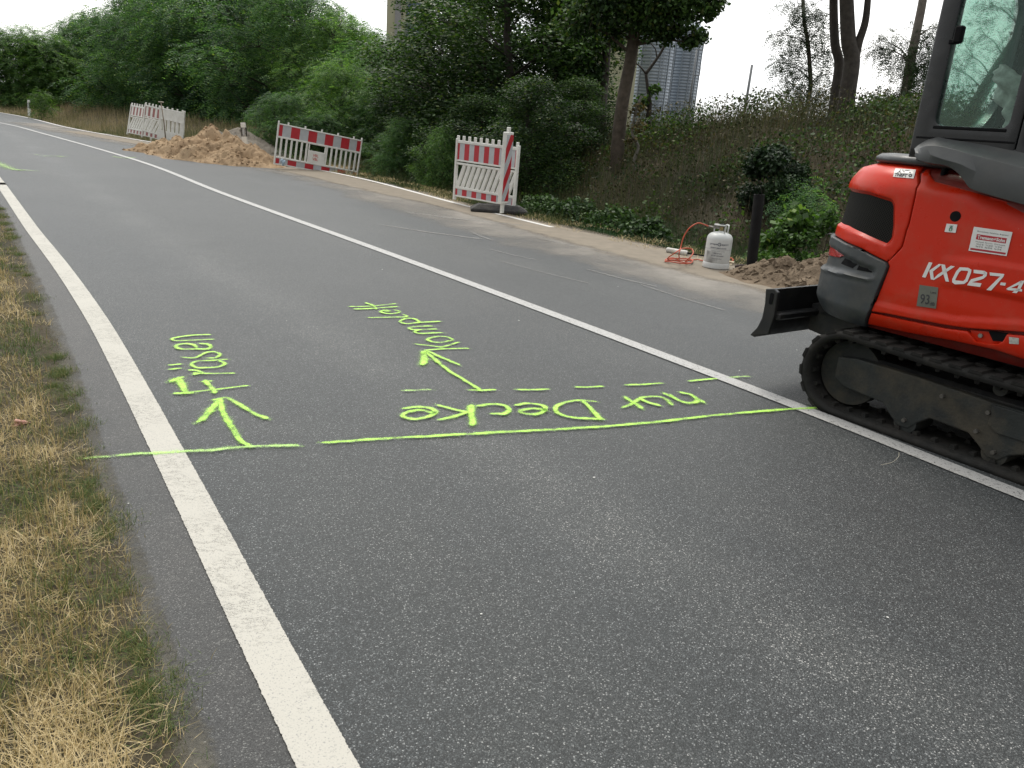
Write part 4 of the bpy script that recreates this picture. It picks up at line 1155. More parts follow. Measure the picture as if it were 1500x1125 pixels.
mb = MB(); box_uvz(mb, -1.5, .25, .16, 1.34, .525, .60, .02); mb.build('belly_plate', M_BLK, exc)
# dozer blade
fr_out = [(.512, .625), (.545, .622), (.560, .590), (.563, .529), (.565, .470), (.568, .431), (.590, .365), (.628, .313), (.60, .305), (.560, .325), (.540, .37), (.530, .431), (.525, .53), (.517, .59)]
mb = MB(); mb.prism([E(u, .0, z) for u, z in fr_out], ev*1.50); bl_o = mb.build('dozer_blade', M_BLK, exc); autosmooth(bl_o, 40)
for vv in (-.004, 1.478):
    ep = [(.577, .615), (.518, .628), (.487, .610), (.484, .462), (.501, .350), (.622, .308), (.632, .312), (.590, .369), (.565, .431), (.565, .529)]
    mb = MB(); mb.prism([E(u, vv, z) for u, z in ep], ev*.026); bevel(mb.build('blade_end_plate', M_BLK, bl_o), .006)
    if vv < 0:
        mb = MB(); sl_ = round_poly([(.535, .60), (.510, .60), (.510, .53), (.535, .53)], .012); mb.prism([E(u, vv-.003, z) for u, z in sl_], ev*.002); mb.build('lifting_slot', M_DARK, bl_o)
mb = MB(); box_uvz(mb, .46, .52, .02, 1.48, .44, .485, .01); mb.build('blade_rib', M_BLK, bl_o)
mb = MB()
for va in (.42, .98):
    P0 = [E(u, va, z) for u, z in [(.52, .51), (.44, .53), (.28, .50), (-.15, .37), (-.15, .24), (.10, .27), (.35, .32), (.52, .34)]]; mb.prism(P0, ev*.10)
mb.prism([E(u, .42, z) for u, z in [(.50, .475), (.40, .50), (.30, .50), (.28, .46), (.50, .44)]], ev*.66)
bevel(mb.build('blade_arm', simple('arm_steel', (.03, .032, .033), .5, .3, 12, dirt=(.12, .10, .08), dirtamt=.5), exc), .008)
mb = MB(); mb.smooth = True; mb.tube([E(.42, .75, .50), E(.15, .75, .47), E(-.1, .75, .44)], .035, 12); mb.tube([E(.46, .75, .50), E(.25, .75, .48)], .022, 10); mb.build('blade_cylinder', M_BLK, exc)
q = E(.40, .45, .51); mb = MB(); mb.tube([q, q+ez*.025], .007, 6); mb.build('grease_nipple', M_BOLT, exc)
# digging arm in front of the cab, beyond the right edge of the view
mb = MB()
bp_ = [(-1.50, .95), (-1.62, .98), (-2.05, 1.85), (-2.35, 2.35), (-2.85, 2.45), (-2.88, 2.30), (-2.45, 2.15), (-2.25, 1.80), (-1.80, .82), (-1.60, .70), (-1.45, .75)]
mb.prism([E(u, .66, z) for u, z in bp_], ev*.18); bevel(mb.build('boom', M_RED, exc), .01)
mb = MB(); mb.prism([E(u, .68, z) for u, z in [(-2.78, 2.52), (-2.95, 2.50), (-3.02, 2.2), (-2.92, 1.1), (-2.80, 1.1), (-2.78, 2.1), (-2.70, 2.35)]], ev*.14); bevel(mb.build('dipper_arm', M_RED, exc), .01)
mb = MB(); bk_ = [(-2.80, 1.12), (-2.95, 1.12), (-3.05, .85), (-2.95, .50), (-2.65, .35), (-2.45, .50), (-2.48, .55), (-2.66, .45), (-2.85, .60), (-2.85, .9)]
mb.prism([E(u, .50, z) for u, z in bk_], ev*.50); bevel(mb.build('bucket', M_BLK, exc), .01)
mb = MB(); mb.smooth = True; mb.tube([E(-1.75, .75, .85), E(-2.45, .75, 1.75)], .045, 12); mb.tube([E(-2.2, .75, 1.43), E(-2.5, .75, 2.15)], .025, 12); mb.build('boom_cylinder', M_BLK, exc)
mb = MB(); box_uvz(mb, -1.66, -1.34, .55, .95, .45, .95, .03); mb.build('swing_bracket', M_BLK, exc)
# ================================================================== barriers, posts and tools
M_PW = simple('white_plastic', (.74, .74, .70), .5, .06, 8, dirt=(.36, .33, .27), dirtamt=.40, bump=.1)
M_PR = simple('red_film', (.46, .018, .03), .4, .10, 8, dirt=(.30, .10, .09), dirtamt=.25)
M_PS = simple('silver_film', (.46, .48, .50), .42, .08, 8, dirt=(.28, .28, .26), dirtamt=.3)
M_FOOT = simple('recycled_rubber', (.022, .022, .023), .8, .3, 30, dirt=(.13, .12, .10), dirtamt=.5, bump=.6, bscale=120)
def frame_mat(P, X):
    X = X.normalized(); Zv = (ez-X*ez.dot(X)).normalized(); Yv = Zv.cross(X)
    return Matrix(((X.x, Yv.x, Zv.x, P.x), (X.y, Yv.y, Zv.y, P.y), (X.z, Yv.z, Zv.z, P.z), (0, 0, 0, 1)))
def at_mat(root, M): root.matrix_world = M; return root
def child(mb, name, mat, root, **k):
    o = mb.build(name, mat, None); o.parent = root
    return o
def barred_panel(W, H, label, M, group=None, nb=16, plate=True, name='traffic_barrier'):
    """white fence panel: striped band, upright bars, striped foot band"""
    r = empty(name, (0, 0, 0), label, 'barrier', group)
    mb = MB()
    for x in (0, W-.035): mb.box(x, x+.035, -.0225, .0225, 0, H+.055, bev=.006)
    for z0, z1 in ((.97, 1.0), (.655, .70), (.165, .205), (0, .035)): mb.box(.03, W-.03, -.019, .019, z0*H, z1*H, bev=.006)
    for i in range(5): x = W*(.117+.194*i); mb.box(x-.018, x+.018, -.014, .014, H*.99, H+.055, bev=.004)
    mb.box(.03, W-.03, -.005, .005, H*.69, H*.975); mb.box(.03, W-.03, -.005, .005, H*.02, H*.17)
    child(mb, 'frame', M_PW, r)
    pa, pb = .385*W, .565*W
    for half in (0, 1):
      mb = MB()
      for i in range(nb):
        x = W*(i+1)/(nb+1)
        if (plate and pa-.01 < x < pb+.01) or (x > W*.475) != bool(half): continue
        mb.box(x-.021, x+.021, -.013, .013, .20*H, .66*H)
      if plate: x = (pa-.02, pb)[half]; mb.box(x, x+.022, -.014, .014, .2*H, .66*H)
      child(mb, 'bars', M_PW, r)
    for (a, b) in ((.017, .058), (.155, .255), (.355, .455), (.55, .65), (.745, .845), (.938, .983)):
        for z0, z1 in ((.703, .968), (.037, .163)):
            mb = MB(); mb.box(a*W, b*W, -.0075, .0075, z0*H, z1*H); child(mb, 'red_stripe', M_PR, r)
    for (a, b) in ((.058, .155), (.255, .355), (.455, .55), (.65, .745), (.845, .938)):
        for z0, z1 in ((.703, .968), (.037, .163)):
            mb = MB(); mb.box(a*W+.001, b*W-.001, -.0068, .0068, z0*H, z1*H); child(mb, 'silver_stripe', M_PS, r)
    if plate:
        mb = MB(); mb.box(pa, pb, -.012, .012, .205*H, .50*H, bev=.005); p_ = child(mb, 'sign_plate', M_PW, r)
        for i, t in enumerate(('VBL', 'VBL')):
            me = textmesh(t, .02); V = np.array([v.co[:] for v in me.vertices]); lo, hi = V.min(0), V.max(0)
            for v in me.vertices: v.co = Vector((pa+.10+.14*(v.co.x-lo[0])/(hi[0]-lo[0]), -.0135, H*(.36-.09*i)+.065*(v.co.y-lo[1])/(hi[1]-lo[1])))
            me.name = 'lettering'; o = bpy.data.objects.new('lettering', me); me.materials.append(simple('plate_ink', (.5, .10, .08), .5)); link(o, p_)
    r.matrix_world = M; return r
def slat_panel(W, H, label, M, group=None, back=False, period=.25):
    r = empty('traffic_barrier', (0, 0, 0), label, 'barrier', group)
    mb = MB()
    for x in (0, W-.05): mb.box(x, x+.05, -.028, .028, -.10 if x else 0, H+.03, bev=.006)
    for z0, z1 in ((.955, 1.0), (.60, .635), (.655, .68), (.195, .235), (.06, .085)): mb.box(.03, W-.03, -.022, .022, z0*H, z1*H, bev=.005)
    mb.box(.03, W-.03, -.006, .006, H*.66, H*.97); mb.box(.03, W-.03, -.006, .006, H*.07, H*.21)
    n = int(W/.15)
    for i in range(n+1): x = .04+(W-.09)*i/n; mb.box(x-.025, x+.025, -.018, .018, H*.99, H+.08, bev=.006)
    child(mb, 'frame', M_PW, r)
    mb = MB(); n = int(W/.135)
    for i in range(n):
        x = .05+(W-.28)*i/(n-1)
        mb.prism([Vector((x, -.016, .235*H)), Vector((x+.078, -.016, .235*H)), Vector((x+.078+.16, -.016, .60*H)), Vector((x+.16, -.016, .60*H))], (0, .032, 0))
    child(mb, 'slats', M_PW, r)
    x = .035; i = 0
    while x < W-.04:
        w_ = (period*.5 if i else period*.26); w_ = min(w_, W-.04-x)
        for z0, z1 in ((.685, .95), (.088, .192)):
            mb = MB(); mb.box(x, x+w_, -.009, .009, z0*H, z1*H); child(mb, 'red_stripe' if i % 2 == 0 else 'silver_stripe', (M_PR if i % 2 == 0 else M_PS) if not back else (simple('film_back', (.33, .14, .13), .6) if i % 2 == 0 else M_PW), r)
        x += w_; i += 1
    r.matrix_world = M; return r
def foot(name, label, P, ang, L=.84, W_=.40, H_=.11, group='rubber feet of the barriers'):
    r = bpy.data.objects.new(name, None)
    mb = MB(); h = H_
    a, b = L/2, W_/2
    vs = [(-a, -b, 0), (a, -b, 0), (a, b, 0), (-a, b, 0), (-a, -b, h*.35), (a, -b, h*.35), (a, b, h*.35), (-a, b, h*.35), (-a*.72, -b*.62, h), (a*.72, -b*.62, h), (a*.72, b*.62, h), (-a*.72, b*.62, h)]
    fs = [(0, 3, 2, 1), (0, 1, 5, 4), (1, 2, 6, 5), (2, 3, 7, 6), (3, 0, 4, 7), (4, 5, 9, 8), (5, 6, 10, 9), (6, 7, 11, 10), (7, 4, 8, 11), (8, 9, 10, 11)]
    mb.add(vs, fs)
    me = mb.mesh(name); o = bpy.data.objects.new(name, me); link(o); me.materials.append(M_FOOT)
    o.matrix_world = Matrix.Translation(P) @ Matrix.Rotation(ang, 4, 'Z'); bevel(o, .012, 2, 20)
    tag(o, label, 'barrier foot', group)
    for dx in (-.27, .27):
        m2 = MB(); m2.box(dx-.05, dx+.05, -.035, .035, h-.004, h+.0015, bev=.001); c = m2.build('socket', M_DARK, None); c.parent = o
    return o
# left barrier, tilted with the ground
P0 = AT(400.5, 240.5, 19.4); PR_ = AT(523, 262.5, 20.5)
Wl = (PR_-P0).length
barred_panel(Wl, .96, 'red and white striped fence panel with sign plate, standing right of the sand heap', frame_mat(P0, PR_-P0))
foot('ballast_block', 'flat dark rubber foot under the left end of the barred fence panel', G(402, 243, 0)+Vector((0, 0, .002)), math.atan2((PR_-P0).y, (PR_-P0).x)+R_(-18), .95, .36, .08)
q = G(414, 242, .10); mb = MB(); mb.smooth = True
for i in range(3): mb.tube([q+Vector((random.uniform(-.08, .08), -.05, random.uniform(-.02, .14))) for _ in range(3)], [.03, .045, .02], 6)
tag(mb.build('plastic_scrap', simple('pale_blue_plastic', (.40, .52, .62), .4)), 'pale blue crumpled plastic scrap at the foot of the barred fence panel', 'litter')
# right barrier with slanted slats
A_ = G(664.5, 287, .12); B_ = AT(754, 304, A_.y-1.05)
Wr = (B_-A_).length
print('panel lengths', Wl, Wr)
slat_panel(Wr, 1.04, 'red and white guide fence panel with slanted slats, standing behind the striped beacon', frame_mat(A_-ez*.06, B_-A_))
fc = (G(683, 314)+G(772, 320)+G(705, 305)+G(762, 307))/4; fdir = G(772, 320)-G(683, 314)
foot('ballast_block', 'thick black rubber foot carrying the striped beacon', Vector((fc.x, fc.y, .010)), math.atan2(fdir.y, fdir.x), min(1.05, fdir.length*.98), .42, .12)
# guide beacon
bb = AT(731, 300, A_.y-1.45)
r = empty('guide_beacon', (0, 0, 0), 'tall white beacon with red diagonal stripes standing in the black rubber foot', 'traffic beacon')
vw = Vector((bb.x, bb.y, 0)).normalized(); ang = math.atan2(vw.y, vw.x)
HB = 1.17
mb = MB(); mb.box(0, .25, -.036, .036, .03, HB, bev=.010); mb.box(.08, .16, -.02, .02, -.12, .03, bev=.004); mb.box(.095, .15, -.028, .028, HB-.005, HB+.075, bev=.008)
child(mb, 'beacon_body', M_PW, r)
def clipz(P, z0, z1):
    def cl(P, s, z):
        o = []
        for i in range(len(P)):
            a, b = P[i-1], P[i]; ia, ib = s*(a[1]-z) >= 0, s*(b[1]-z) >= 0
            if ia != ib: t = (z-a[1])/(b[1]-a[1]); o.append((a[0]+(b[0]-a[0])*t, z))
            if ib: o.append(b)
        return o
    return cl(cl(P, 1, z0), -1, z1)
x0, x1 = .012, .238
for sgn in (-1, 1):
    for i in range(5):
        zb = .02+i*.50-.35; P = clipz([(x0, zb), (x1, zb+.38), (x1, zb+.63), (x0, zb+.25)], .075, HB-.04)
        if len(P) < 3: continue
        mb = MB(); mb.prism([Vector((x, sgn*.0368, z)) for x, z in P], (0, sgn*.0012, 0)); child(mb, 'red_stripe', M_PR, r)
    mb = MB(); mb.box(x0, x1, min(sgn*.0358, sgn*.0366), max(sgn*.0358, sgn*.0366), .075, HB-.04); child(mb, 'silver_face', M_PS, r)
r.matrix_world = Matrix.Translation(bb+Vector((0, 0, -.02))) @ Matrix.Rotation(ang-R_(28), 4, 'Z') @ Matrix.Rotation(R_(1.0), 4, 'X')

# stack of panels far left
Wp = 1.75
def two(px0, px1, dy=0, z=.05):
    a = G(*px0, z); b = AT(px1[0], px1[1], a.y+dy); return a, b
stk = [((186.5, 196), (219, 205), .5, 1.02, 'white slatted fence panel leaning at the left end of the far stack', 0),
       ((206, 201), (229, 204), .2, 1.05, 'white slatted fence panel leaning in the middle of the far stack', 8)]
a, b = two((186, 197), (222, 204.5), -.7); slat_panel((b-a).length, 1.04, stk[0][4], frame_mat(a, b-a) @ Matrix.Rotation(R_(-12), 4, 'X'), 'white fence panels beside the far sand heap', True, .18)
a, b = two((207, 201), (235, 204), -.2); slat_panel((b-a).length, 1.10, stk[1][4], frame_mat(a, b-a) @ Matrix.Rotation(R_(-6), 4, 'X') @ Matrix.Rotation(R_(7), 4, 'Y'), 'white fence panels beside the far sand heap', True, .18)
a, b = two((232, 196.5), (267, 204.5), .3)
a = AT(232, 201, 27.6); b = AT(268.5, 209, 27.3)
M3 = frame_mat(a, b-a) @ Matrix.Rotation(R_(-3), 4, 'X')
r = empty('traffic_barrier', (0, 0, 0), 'plain white fence panel with three openings, half buried behind the sand heap', 'barrier', 'white fence panels beside the far sand heap')
W3 = (b-a).length; mb = MB()
mb.box(0, W3, -.02, .02, .62, .95); 
for x in (0, W3-.05): mb.box(x, x+.05, -.028, .028, -.2, 1.02, bev=.005)
for z0, z1 in ((.93, .97), (.60, .64)): mb.box(0, W3, -.026, .026, z0, z1, bev=.005)
for i in range(5): x = W3*(i+.5)/5; mb.box(x-.022, x+.022, -.02, .02, .95, 1.03, bev=.004)
child(mb, 'upper_board', M_PW, r)
mb = MB()
for i in range(6): x = W3*i/6; mb.box(x+.0, x+W3/6-.06, -.018, .018, -.1, .62)
mb.box(0, W3, -.022, .022, .0, .25); child(mb, 'lower_bars', M_PW, r)
r.matrix_world = M3
# shovel stuck in the heap
a = AT(241.5, 196, 26.6); b = AT(235.8, 149.5, 26.9)
r = empty('shovel', tuple(a), 'shovel with wooden T-handle stuck upright in the far sand heap', 'shovel')
mb = MB(); mb.smooth = True; mb.tube([a-(b-a).normalized()*.35, a.lerp(b, .35)+Vector((.015, 0, 0)), b], [.022, .020, .018], 8); put('shaft', mb.mesh('shaft'), simple('ash_wood', (.16, .125, .085), .6, .2, 30), r)
mb = MB(); mb.smooth = True; t = Vector((1, .1, -.04)); mb.tube([b-t*.085, b+t*.085], .019, 8); put('grip', mb.mesh('grip'), simple('grip_wood', (.35, .32, .25), .6), r)
mb = MB(); dn = (a-b).normalized(); mb.prism([a+dn*.30+Vector((x, 0, 0))+dn*z for x, z in [(-.11, 0), (.11, 0), (.12, .2), (0, .3), (-.12, .2)]], (0, .01, 0)); put('blade', mb.mesh('blade'), M_BOLT, r)

# roadside marker posts
def marker(P, top, label, h=1.0, buried=.0):
    ax = (top-P).normalized(); X = Vector((1, -.2, 0)); X = (X-ax*X.dot(ax)).normalized(); Y_ = ax.cross(X)
    M = Matrix(((X.x, Y_.x, ax.x, P.x), (X.y, Y_.y, ax.y, P.y), (X.z, Y_.z, ax.z, P.z), (0, 0, 0, 1)))
    r = empty('delineator', (0, 0, 0), label, 'marker post', 'white roadside marker posts')
    tri = lambda z0, z1, k=1: (lambda m: m.prism([Vector((-.075*k, 0, z0)), Vector((.075*k, -.0, z0)), Vector((.04*k, .10*k, z0)), Vector((-.04*k, .10*k, z0))], (0, 0, z1-z0)))(MB())
    o = child(tri(-.4, h-.04), 'post', M_PW, r); bevel(o, .012)
    m = MB(); m.prism([Vector((-.07, 0, h-.04)), Vector((.07, 0, h-.04)), Vector((.035, .095, h-.04)), Vector((-.035, .095, h-.04))], (0, .01, .05)); child(m, 'cap', M_PW, r)
    m = tri(h-.36, h-.12, 1.03); child(m, 'black_band', simple('band_black', (.015, .015, .016), .5), r)
    m = MB(); m.box(-.026, .026, -.006, -.003, h-.33, h-.15); child(m, 'reflector', M_PS, r)
    r.matrix_world = M; return r
P = G(42.5, 170.5); T_ = AT(41.5, 147, P.y); marker(P, T_, 'white marker post with black band on the far left verge beside a young tree', (T_-P).length)
P = AT(359, 216, 22.6); T_ = AT(355.3, 180, 22.6); marker(P, T_, 'white marker post leaning out of the sand heap near the barred fence panel', (T_-P).length)

# -------- gas bottle with hose and burner
gb = G(1048, 391.5, .008); gb.z = .008
r = empty('gas_bottle', tuple(gb), 'white steel gas bottle with grey lettering on the sandy shoulder', 'gas bottle')
M_GB = simple('bottle_paint', (.56, .58, .57), .42, .06, 6, dirt=(.30, .27, .22), dirtamt=.35)
R0g = .150
mb = MB(); mb.smooth = True
prof = [(.142, .045), (.149, .06), (R0g, .09), (R0g, .33), (.146, .355), (.135, .378), (.115, .397), (.085, .410), (.050, .416), (.028, .418), (.028, .432), (.001, .432)]
mb.lathe([(.001, .045)]+prof, 40, Matrix.Translation(gb)); body = mb.build('bottle_body', M_GB, r)
mb = MB(); mb.smooth = False; mb.lathe([(.148, .0), (.156, .004), (.156, .058), (.150, .066), (.140, .066)], 40, Matrix.Translation(gb)); mb.build('foot_ring', M_GB, r, auto=40)
vd = Vector((-gb.x, -gb.y, 0)).normalized(); a0 = math.atan2(vd.y, vd.x)
mb = MB(); mb.smooth = True    # carrying collar: two arcs with gaps
for (s0, s1) in ((-2.6, -.35), (.5, 1.6)):
    pts = [gb+Vector((.080*math.cos(a0+s0+(s1-s0)*i/12+.9), .080*math.sin(a0+s0+(s1-s0)*i/12+.9), .50)) for i in range(13)]
    mb.tube([pts[0]-ez*.085]+pts+[pts[-1]-ez*.085], .009, 8)
mb.build('collar', M_GB, r)
mb = MB(); mb.smooth = True; mb.tube([gb+ez*.42, gb+ez*.49], .022, 12); mb.build('valve', simple('brass', (.35, .28, .14), .4, metal=.8), r)
mb = MB(); mb.tube([gb+ez*.485, gb+ez*.512], [.032, .030], 10); mb.build('valve_wheel', M_DARK, r)
side_l = Vector((-vd.y, vd.x, 0)); side_l = side_l if side_l.dot(CR) < 0 else -side_l
rg = gb+ez*.465
mb = MB(); mb.smooth = True; mb.tube([rg, rg+side_l*.07], .012, 10); mb.tube([rg+side_l*.05+ez*.0, rg+side_l*.05+ez*.045], .020, 12); mb.tube([rg+side_l*.06, rg+side_l*.15+ez*.004], .009, 8)
mb.build('regulator', M_BOLT, r)
def bottle_text(txt, z, wd, h, dphi=0):
    me = textmesh(txt, .015); V = np.array([v.co[:] for v in me.vertices]); lo, hi = V.min(0), V.max(0)
    for v in me.vertices:
        x = (v.co.x-lo[0])/(hi[0]-lo[0])-.5; y = (v.co.y-lo[1])/(hi[1]-lo[1]); th = a0+dphi+x*wd/R0g
        v.co = gb+Vector(((R0g+.0015)*math.cos(th), (R0g+.0015)*math.sin(th), z+y*h))
    me.name = 'lettering'; put('lettering', me, simple('bottle_ink', (.09, .10, .13), .5), body)
bottle_text('propan', .272, .10, .022, -.38); bottle_text('G', .268, .035, .040, .02); bottle_text('support', .274, .11, .024, .42)
bottle_text('EIGENTUMSFLASCHE', .238, .19, .014); bottle_text('Fuellgewicht 11 kg', .205, .16, .008); bottle_text('PROPAN', .175, .09, .012); bottle_text('UN 1965 BRENNBAR', .148, .15, .013); bottle_text('nicht werfen', .118, .11, .009)
mb = MB(); ringp = [gb+Vector(((R0g+.001)*math.cos(t), (R0g+.001)*math.sin(t), .228)) for t in np.linspace(0, 6.283, 41)]; mb.tube(ringp, .0012, 4); mb.build('seam', simple('seam_grey', (.3, .3, .3), .5), body)
k = N('soot'); k.p(color=(.05, .045, .04), rough=.9, alpha=k.ramp(k.math('MULTIPLY', k.noise(7, 3, .5), 1.0), (.38, 0.), (.68, .55)))
mb = MB(); n_ = 14; vs = []
for j in range(8):
    for i in range(n_+1): th = a0-.95+1.0*i/n_; vs.append(gb+Vector(((R0g+.001)*math.cos(th), (R0g+.001)*math.sin(th), .07+.13*j/7)))
sgn_ = 1
mb.add(vs, [(j*(n_+1)+i, j*(n_+1)+i+1, (j+1)*(n_+1)+i+1, (j+1)*(n_+1)+i) for j in range(7) for i in range(n_)]); mb.smooth = True; mb.build('soot_stain', k.m, body)
# hose
M_HOSE = simple('orange_hose', (.46, .075, .030), .45, .12, 20)
h0 = rg+side_l*.15+ez*.004
def GP(x, y, z=.02): return G(x, y, z)
dref = gb.y-.02
pts = [h0, AT(1026, 327, dref), AT(1019, 328, dref), AT(1009, 335, dref-.02), AT(1001, 348, dref-.04), AT(997, 363, dref-.08), AT(994.5, 372, dref-.2), GP(994.5, 380), GP(985, 377.5), GP(975, 380.5), GP(990, 382), GP(1006, 385), GP(1014, 383.5), GP(1013, 380), GP(1000, 378.5), GP(985, 379), GP(974, 382.5), GP(984, 383.5, .03), GP(1000, 386, .03), GP(1011, 385.5, .03), GP(1014, 382, .03),
       GP(1004, 381, .04), GP(990, 381.5, .04), GP(978, 379, .05), AT(988, 371, dref-.25), AT(1000, 364, dref-.05), AT(1012, 364.5, dref+.0), AT(1015.5, 370, dref-.08), AT(1010, 378, dref-.2), GP(1004, 383, .05), GP(1012, 381, .02), GP(1022, 380, .02), GP(1030, 382, .02), GP(1036, 379), GP(1045, 378), GP(1055, 379.5), GP(1068, 384), GP(1074, 381), GP(1070, 378), GP(1063, 380)]
mb = MB(); mb.smooth = True; mb.tube(spline(pts, 6), .0075, 7)
tag(mb.build('gas_hose', M_HOSE), 'orange gas hose coiled on the sand and rising to the gas bottle', 'hose')
# burner: pale cartridge and dark lance lying behind the hose
a = G(977, 366, .035); b = G(1007, 371, .035)
r = empty('gas_burner', tuple(a), 'gas burner with a white cylinder head lying behind the coiled orange hose', 'burner')
d = (b-a).normalized(); mb = MB(); mb.smooth = False; mb.tube([a, a+d*.01, b-d*.02, b], [.030, .034, .034, .026], 16); put('burner_head', mb.mesh('burner_head'), simple('burner_white', (.60, .60, .57), .4, dirt=(.2, .16, .13), dirtamt=.8), r)
b2 = G(1034, 375, .02); mb = MB(); mb.smooth = True; mb.tube([b, b+(b2-b)*.3, b2], [.014, .009, .009], 8); put('lance', mb.mesh('lance'), M_DARK, r)
# black pipe standing on end
pb = G(1100, 394.5, .0); pt = AT(1112.2, 285, pb.y+.02); axp = (pt-pb)
r_ = .062; mb = MB(); mb.smooth = True; n_ = 28
X = Vector((1, 0, 0)); X = (X-axp.normalized()*X.dot(axp.normalized())).normalized(); Y_ = axp.normalized().cross(X); vs = []
for c_, rr in ((0, r_), (1, r_), (1, r_-.008), (.05, r_-.008)):
    for j in range(n_): th = 2*math.pi*j/n_; vs.append(pb+axp*c_+(X*math.cos(th)+Y_*math.sin(th))*rr)
mb.add(vs, [(i*n_+j, i*n_+(j+1) % n_, (i+1)*n_+(j+1) % n_, (i+1)*n_+j) for i in range(3) for j in range(n_)])
o = mb.build('pipe', simple('black_pipe', (.006, .006, .007), .6, .2, 10, spec=.2, dirt=(.05, .045, .04), dirtamt=.2)); autosmooth(o, 40)
tag(o, 'tall black plastic pipe standing on end beside the gas bottle', 'pipe')
# odds and ends between bottle and pipe
q = G(1084, 391, .03); mb = MB(); mb.smooth = True; mb.tube([q-Vector((.06, 0, 0)), q, q+Vector((.07, .02, -.005))], [.012, .038, .03], 8)
tag(mb.build('glove', simple('dark_leather', (.035, .022, .018), .8)), 'dark crumpled work glove lying at the foot of the black pipe', 'glove')
q = G(1072, 386, .02); mb = MB(); mb.smooth = False
for i in range(5):
    p = q+Vector((random.uniform(-.05, .05), random.uniform(-.04, .04), random.uniform(-.01, .02))); mb.box(-.03, .03, -.012, .012, -.006, .006, Matrix.Translation(p) @ Matrix.Rotation(random.random()*3, 4, 'Z') @ Matrix.Rotation(random.uniform(-.5, .5), 4, 'X'))
tag(mb.build('wood_offcuts', simple('pale_wood', (.42, .36, .25), .7)), kind='stuff')

# ------------------------------------------------------------------ heaps of sand and soil
def heap(name, label, centre, ang, L, W_, bumps, n=(170, 110), mat=None, rough=.10, seed=0, clods=900):
    """bumps: (x, y, height, rx, ry) in the heap's own axes"""
    nx_, ny_ = n; xs = np.linspace(-L/2, L/2, nx_); ys = np.linspace(-W_/2, W_/2, ny_); Xg, Yg = np.meshgrid(xs, ys); Xf, Yf = Xg.ravel(), Yg.ravel()
    Z = np.zeros_like(Xf)
    wx = (fbm(Xf+50, Yf+50, 2.2, 3, seed)-.45)*.45; wy = (fbm(Xf+90, Yf+20, 2.2, 3, seed+3)-.45)*.45
    for (bx, by, h, rx, ry) in bumps:
        d = np.sqrt(((Xf+wx-bx)/rx)**2+((Yf+wy-by)/ry)**2); Z = np.maximum(Z, h*np.clip(1-d, 0, 1)**.92)
    edge_ = np.clip(Z/.12, 0, 1)
    cl = fbm(Xf+10, Yf+10, 4.0, 5, seed+7)-.47; cl2 = np.abs(fbm(Xf+30, Yf+70, 9.0, 4, seed+11)-.47)
    Z = Z+edge_*(cl*rough*2.2-cl2*rough*1.2)
    Z = Z*np.clip((W_/2-np.abs(Yf))/.5, 0, 1)*np.clip((L/2-np.abs(Xf))/.4, 0, 1); Z = np.where(Z < .006, -.05, Z)
    c, s = math.cos(ang), math.sin(ang); Xw = centre[0]+Xf*c-Yf*s; Yw = centre[1]+Xf*s+Yf*c
    base = np.clip(ground_z(Xw, Yw), -.14, .5)*.0+centre[2]
    i, j = np.meshgrid(np.arange(nx_-1), np.arange(ny_-1)); a = (j*nx_+i).ravel()
    me = npmesh(name, np.stack([Xw, Yw, Z+base], 1), np.stack([a, a+1, a+nx_+1, a+nx_], 1).ravel(), 4)
    me.polygons.foreach_set('use_smooth', [True]*len(me.polygons))
    ho = tag(put(name, me, mat), label, 'sand heap' if 'sand' in name else 'soil heap')
    rr = np.random.default_rng(seed+50); ok = np.where(Z > .03)[0]; mb = MB(); mb.smooth = False
    for i in rr.choice(ok, clods):
        p = Vector((Xw[i], Yw[i], Z[i]+centre[2])); s_ = .012+.05*rr.random()**3; th = [rr.random()*6.28, rr.random()*3]
        M = Matrix.Translation(p) @ Matrix.Rotation(th[0], 4, 'Z') @ Matrix.Rotation(th[1], 4, 'X') @ Matrix.Diagonal((1, .8, .65, 1))
        v = [Vector(q)*s_*(.75+.5*rr.random()) for q in ((1, 0, 0), (-1, 0, 0), (0, 1, 0), (0, -1, 0), (0, 0, 1), (0, 0, -1))]
        mb.add(v, [(0, 2, 4), (2, 1, 4), (1, 3, 4), (3, 0, 4), (2, 0, 5), (1, 2, 5), (3, 1, 5), (0, 3, 5)], M)
    c = mb.build('clods', mat, ho, world=False); c['kind'] = 'stuff'; return ho
def m_heap(name, a, b, c3, sc=1.0):
    k = N(name); P = k.world()
    c = k.ramp(k.noise(1.3*sc, 6, .62, P), (.3, a), (.52, b), (.75, c3))
    c = k.mix(k.ramp(k.noise(9*sc, 5, .7, P), (.52, 0.), (.66, .55)), c, tuple(x*.45 for x in a))
    c = k.mix(k.ramp(k.noise(45, 3, .6, P), (.3, .35), (.55, 0.)), c, tuple(x*.6 for x in b))
    k.bump(k.noise(38, 6, .75, P), .7, .03); return k.p(color=c, rough=.95, spec=.15)
MS = m_heap('heap_sand', (.24, .165, .10), (.37, .265, .165), (.48, .36, .235)); MS2 = m_heap('heap_earth', (.12, .09, .062), (.20, .155, .11), (.28, .22, .16), 2.5); MS3 = m_heap('heap_gravel', (.17, .15, .125), (.25, .225, .19), (.32, .29, .25), 2)
hA = G(205, 222); hB = G(396, 240); hc = (hA+hB)/2; hang = math.atan2((hB-hA).y, (hB-hA).x); hL = (hB-hA).length
print('heap len', hL, hc)
HC = Vector((hc.x+.2, hc.y+.9, -.02))
def bmp(x, y, Y, rx, ry):
    p = AT(x, y, Y)-HC; c_, s_ = math.cos(hang), math.sin(hang)
    return (p.x*c_+p.y*s_, -p.x*s_+p.y*c_, p.z+.02, rx, ry)
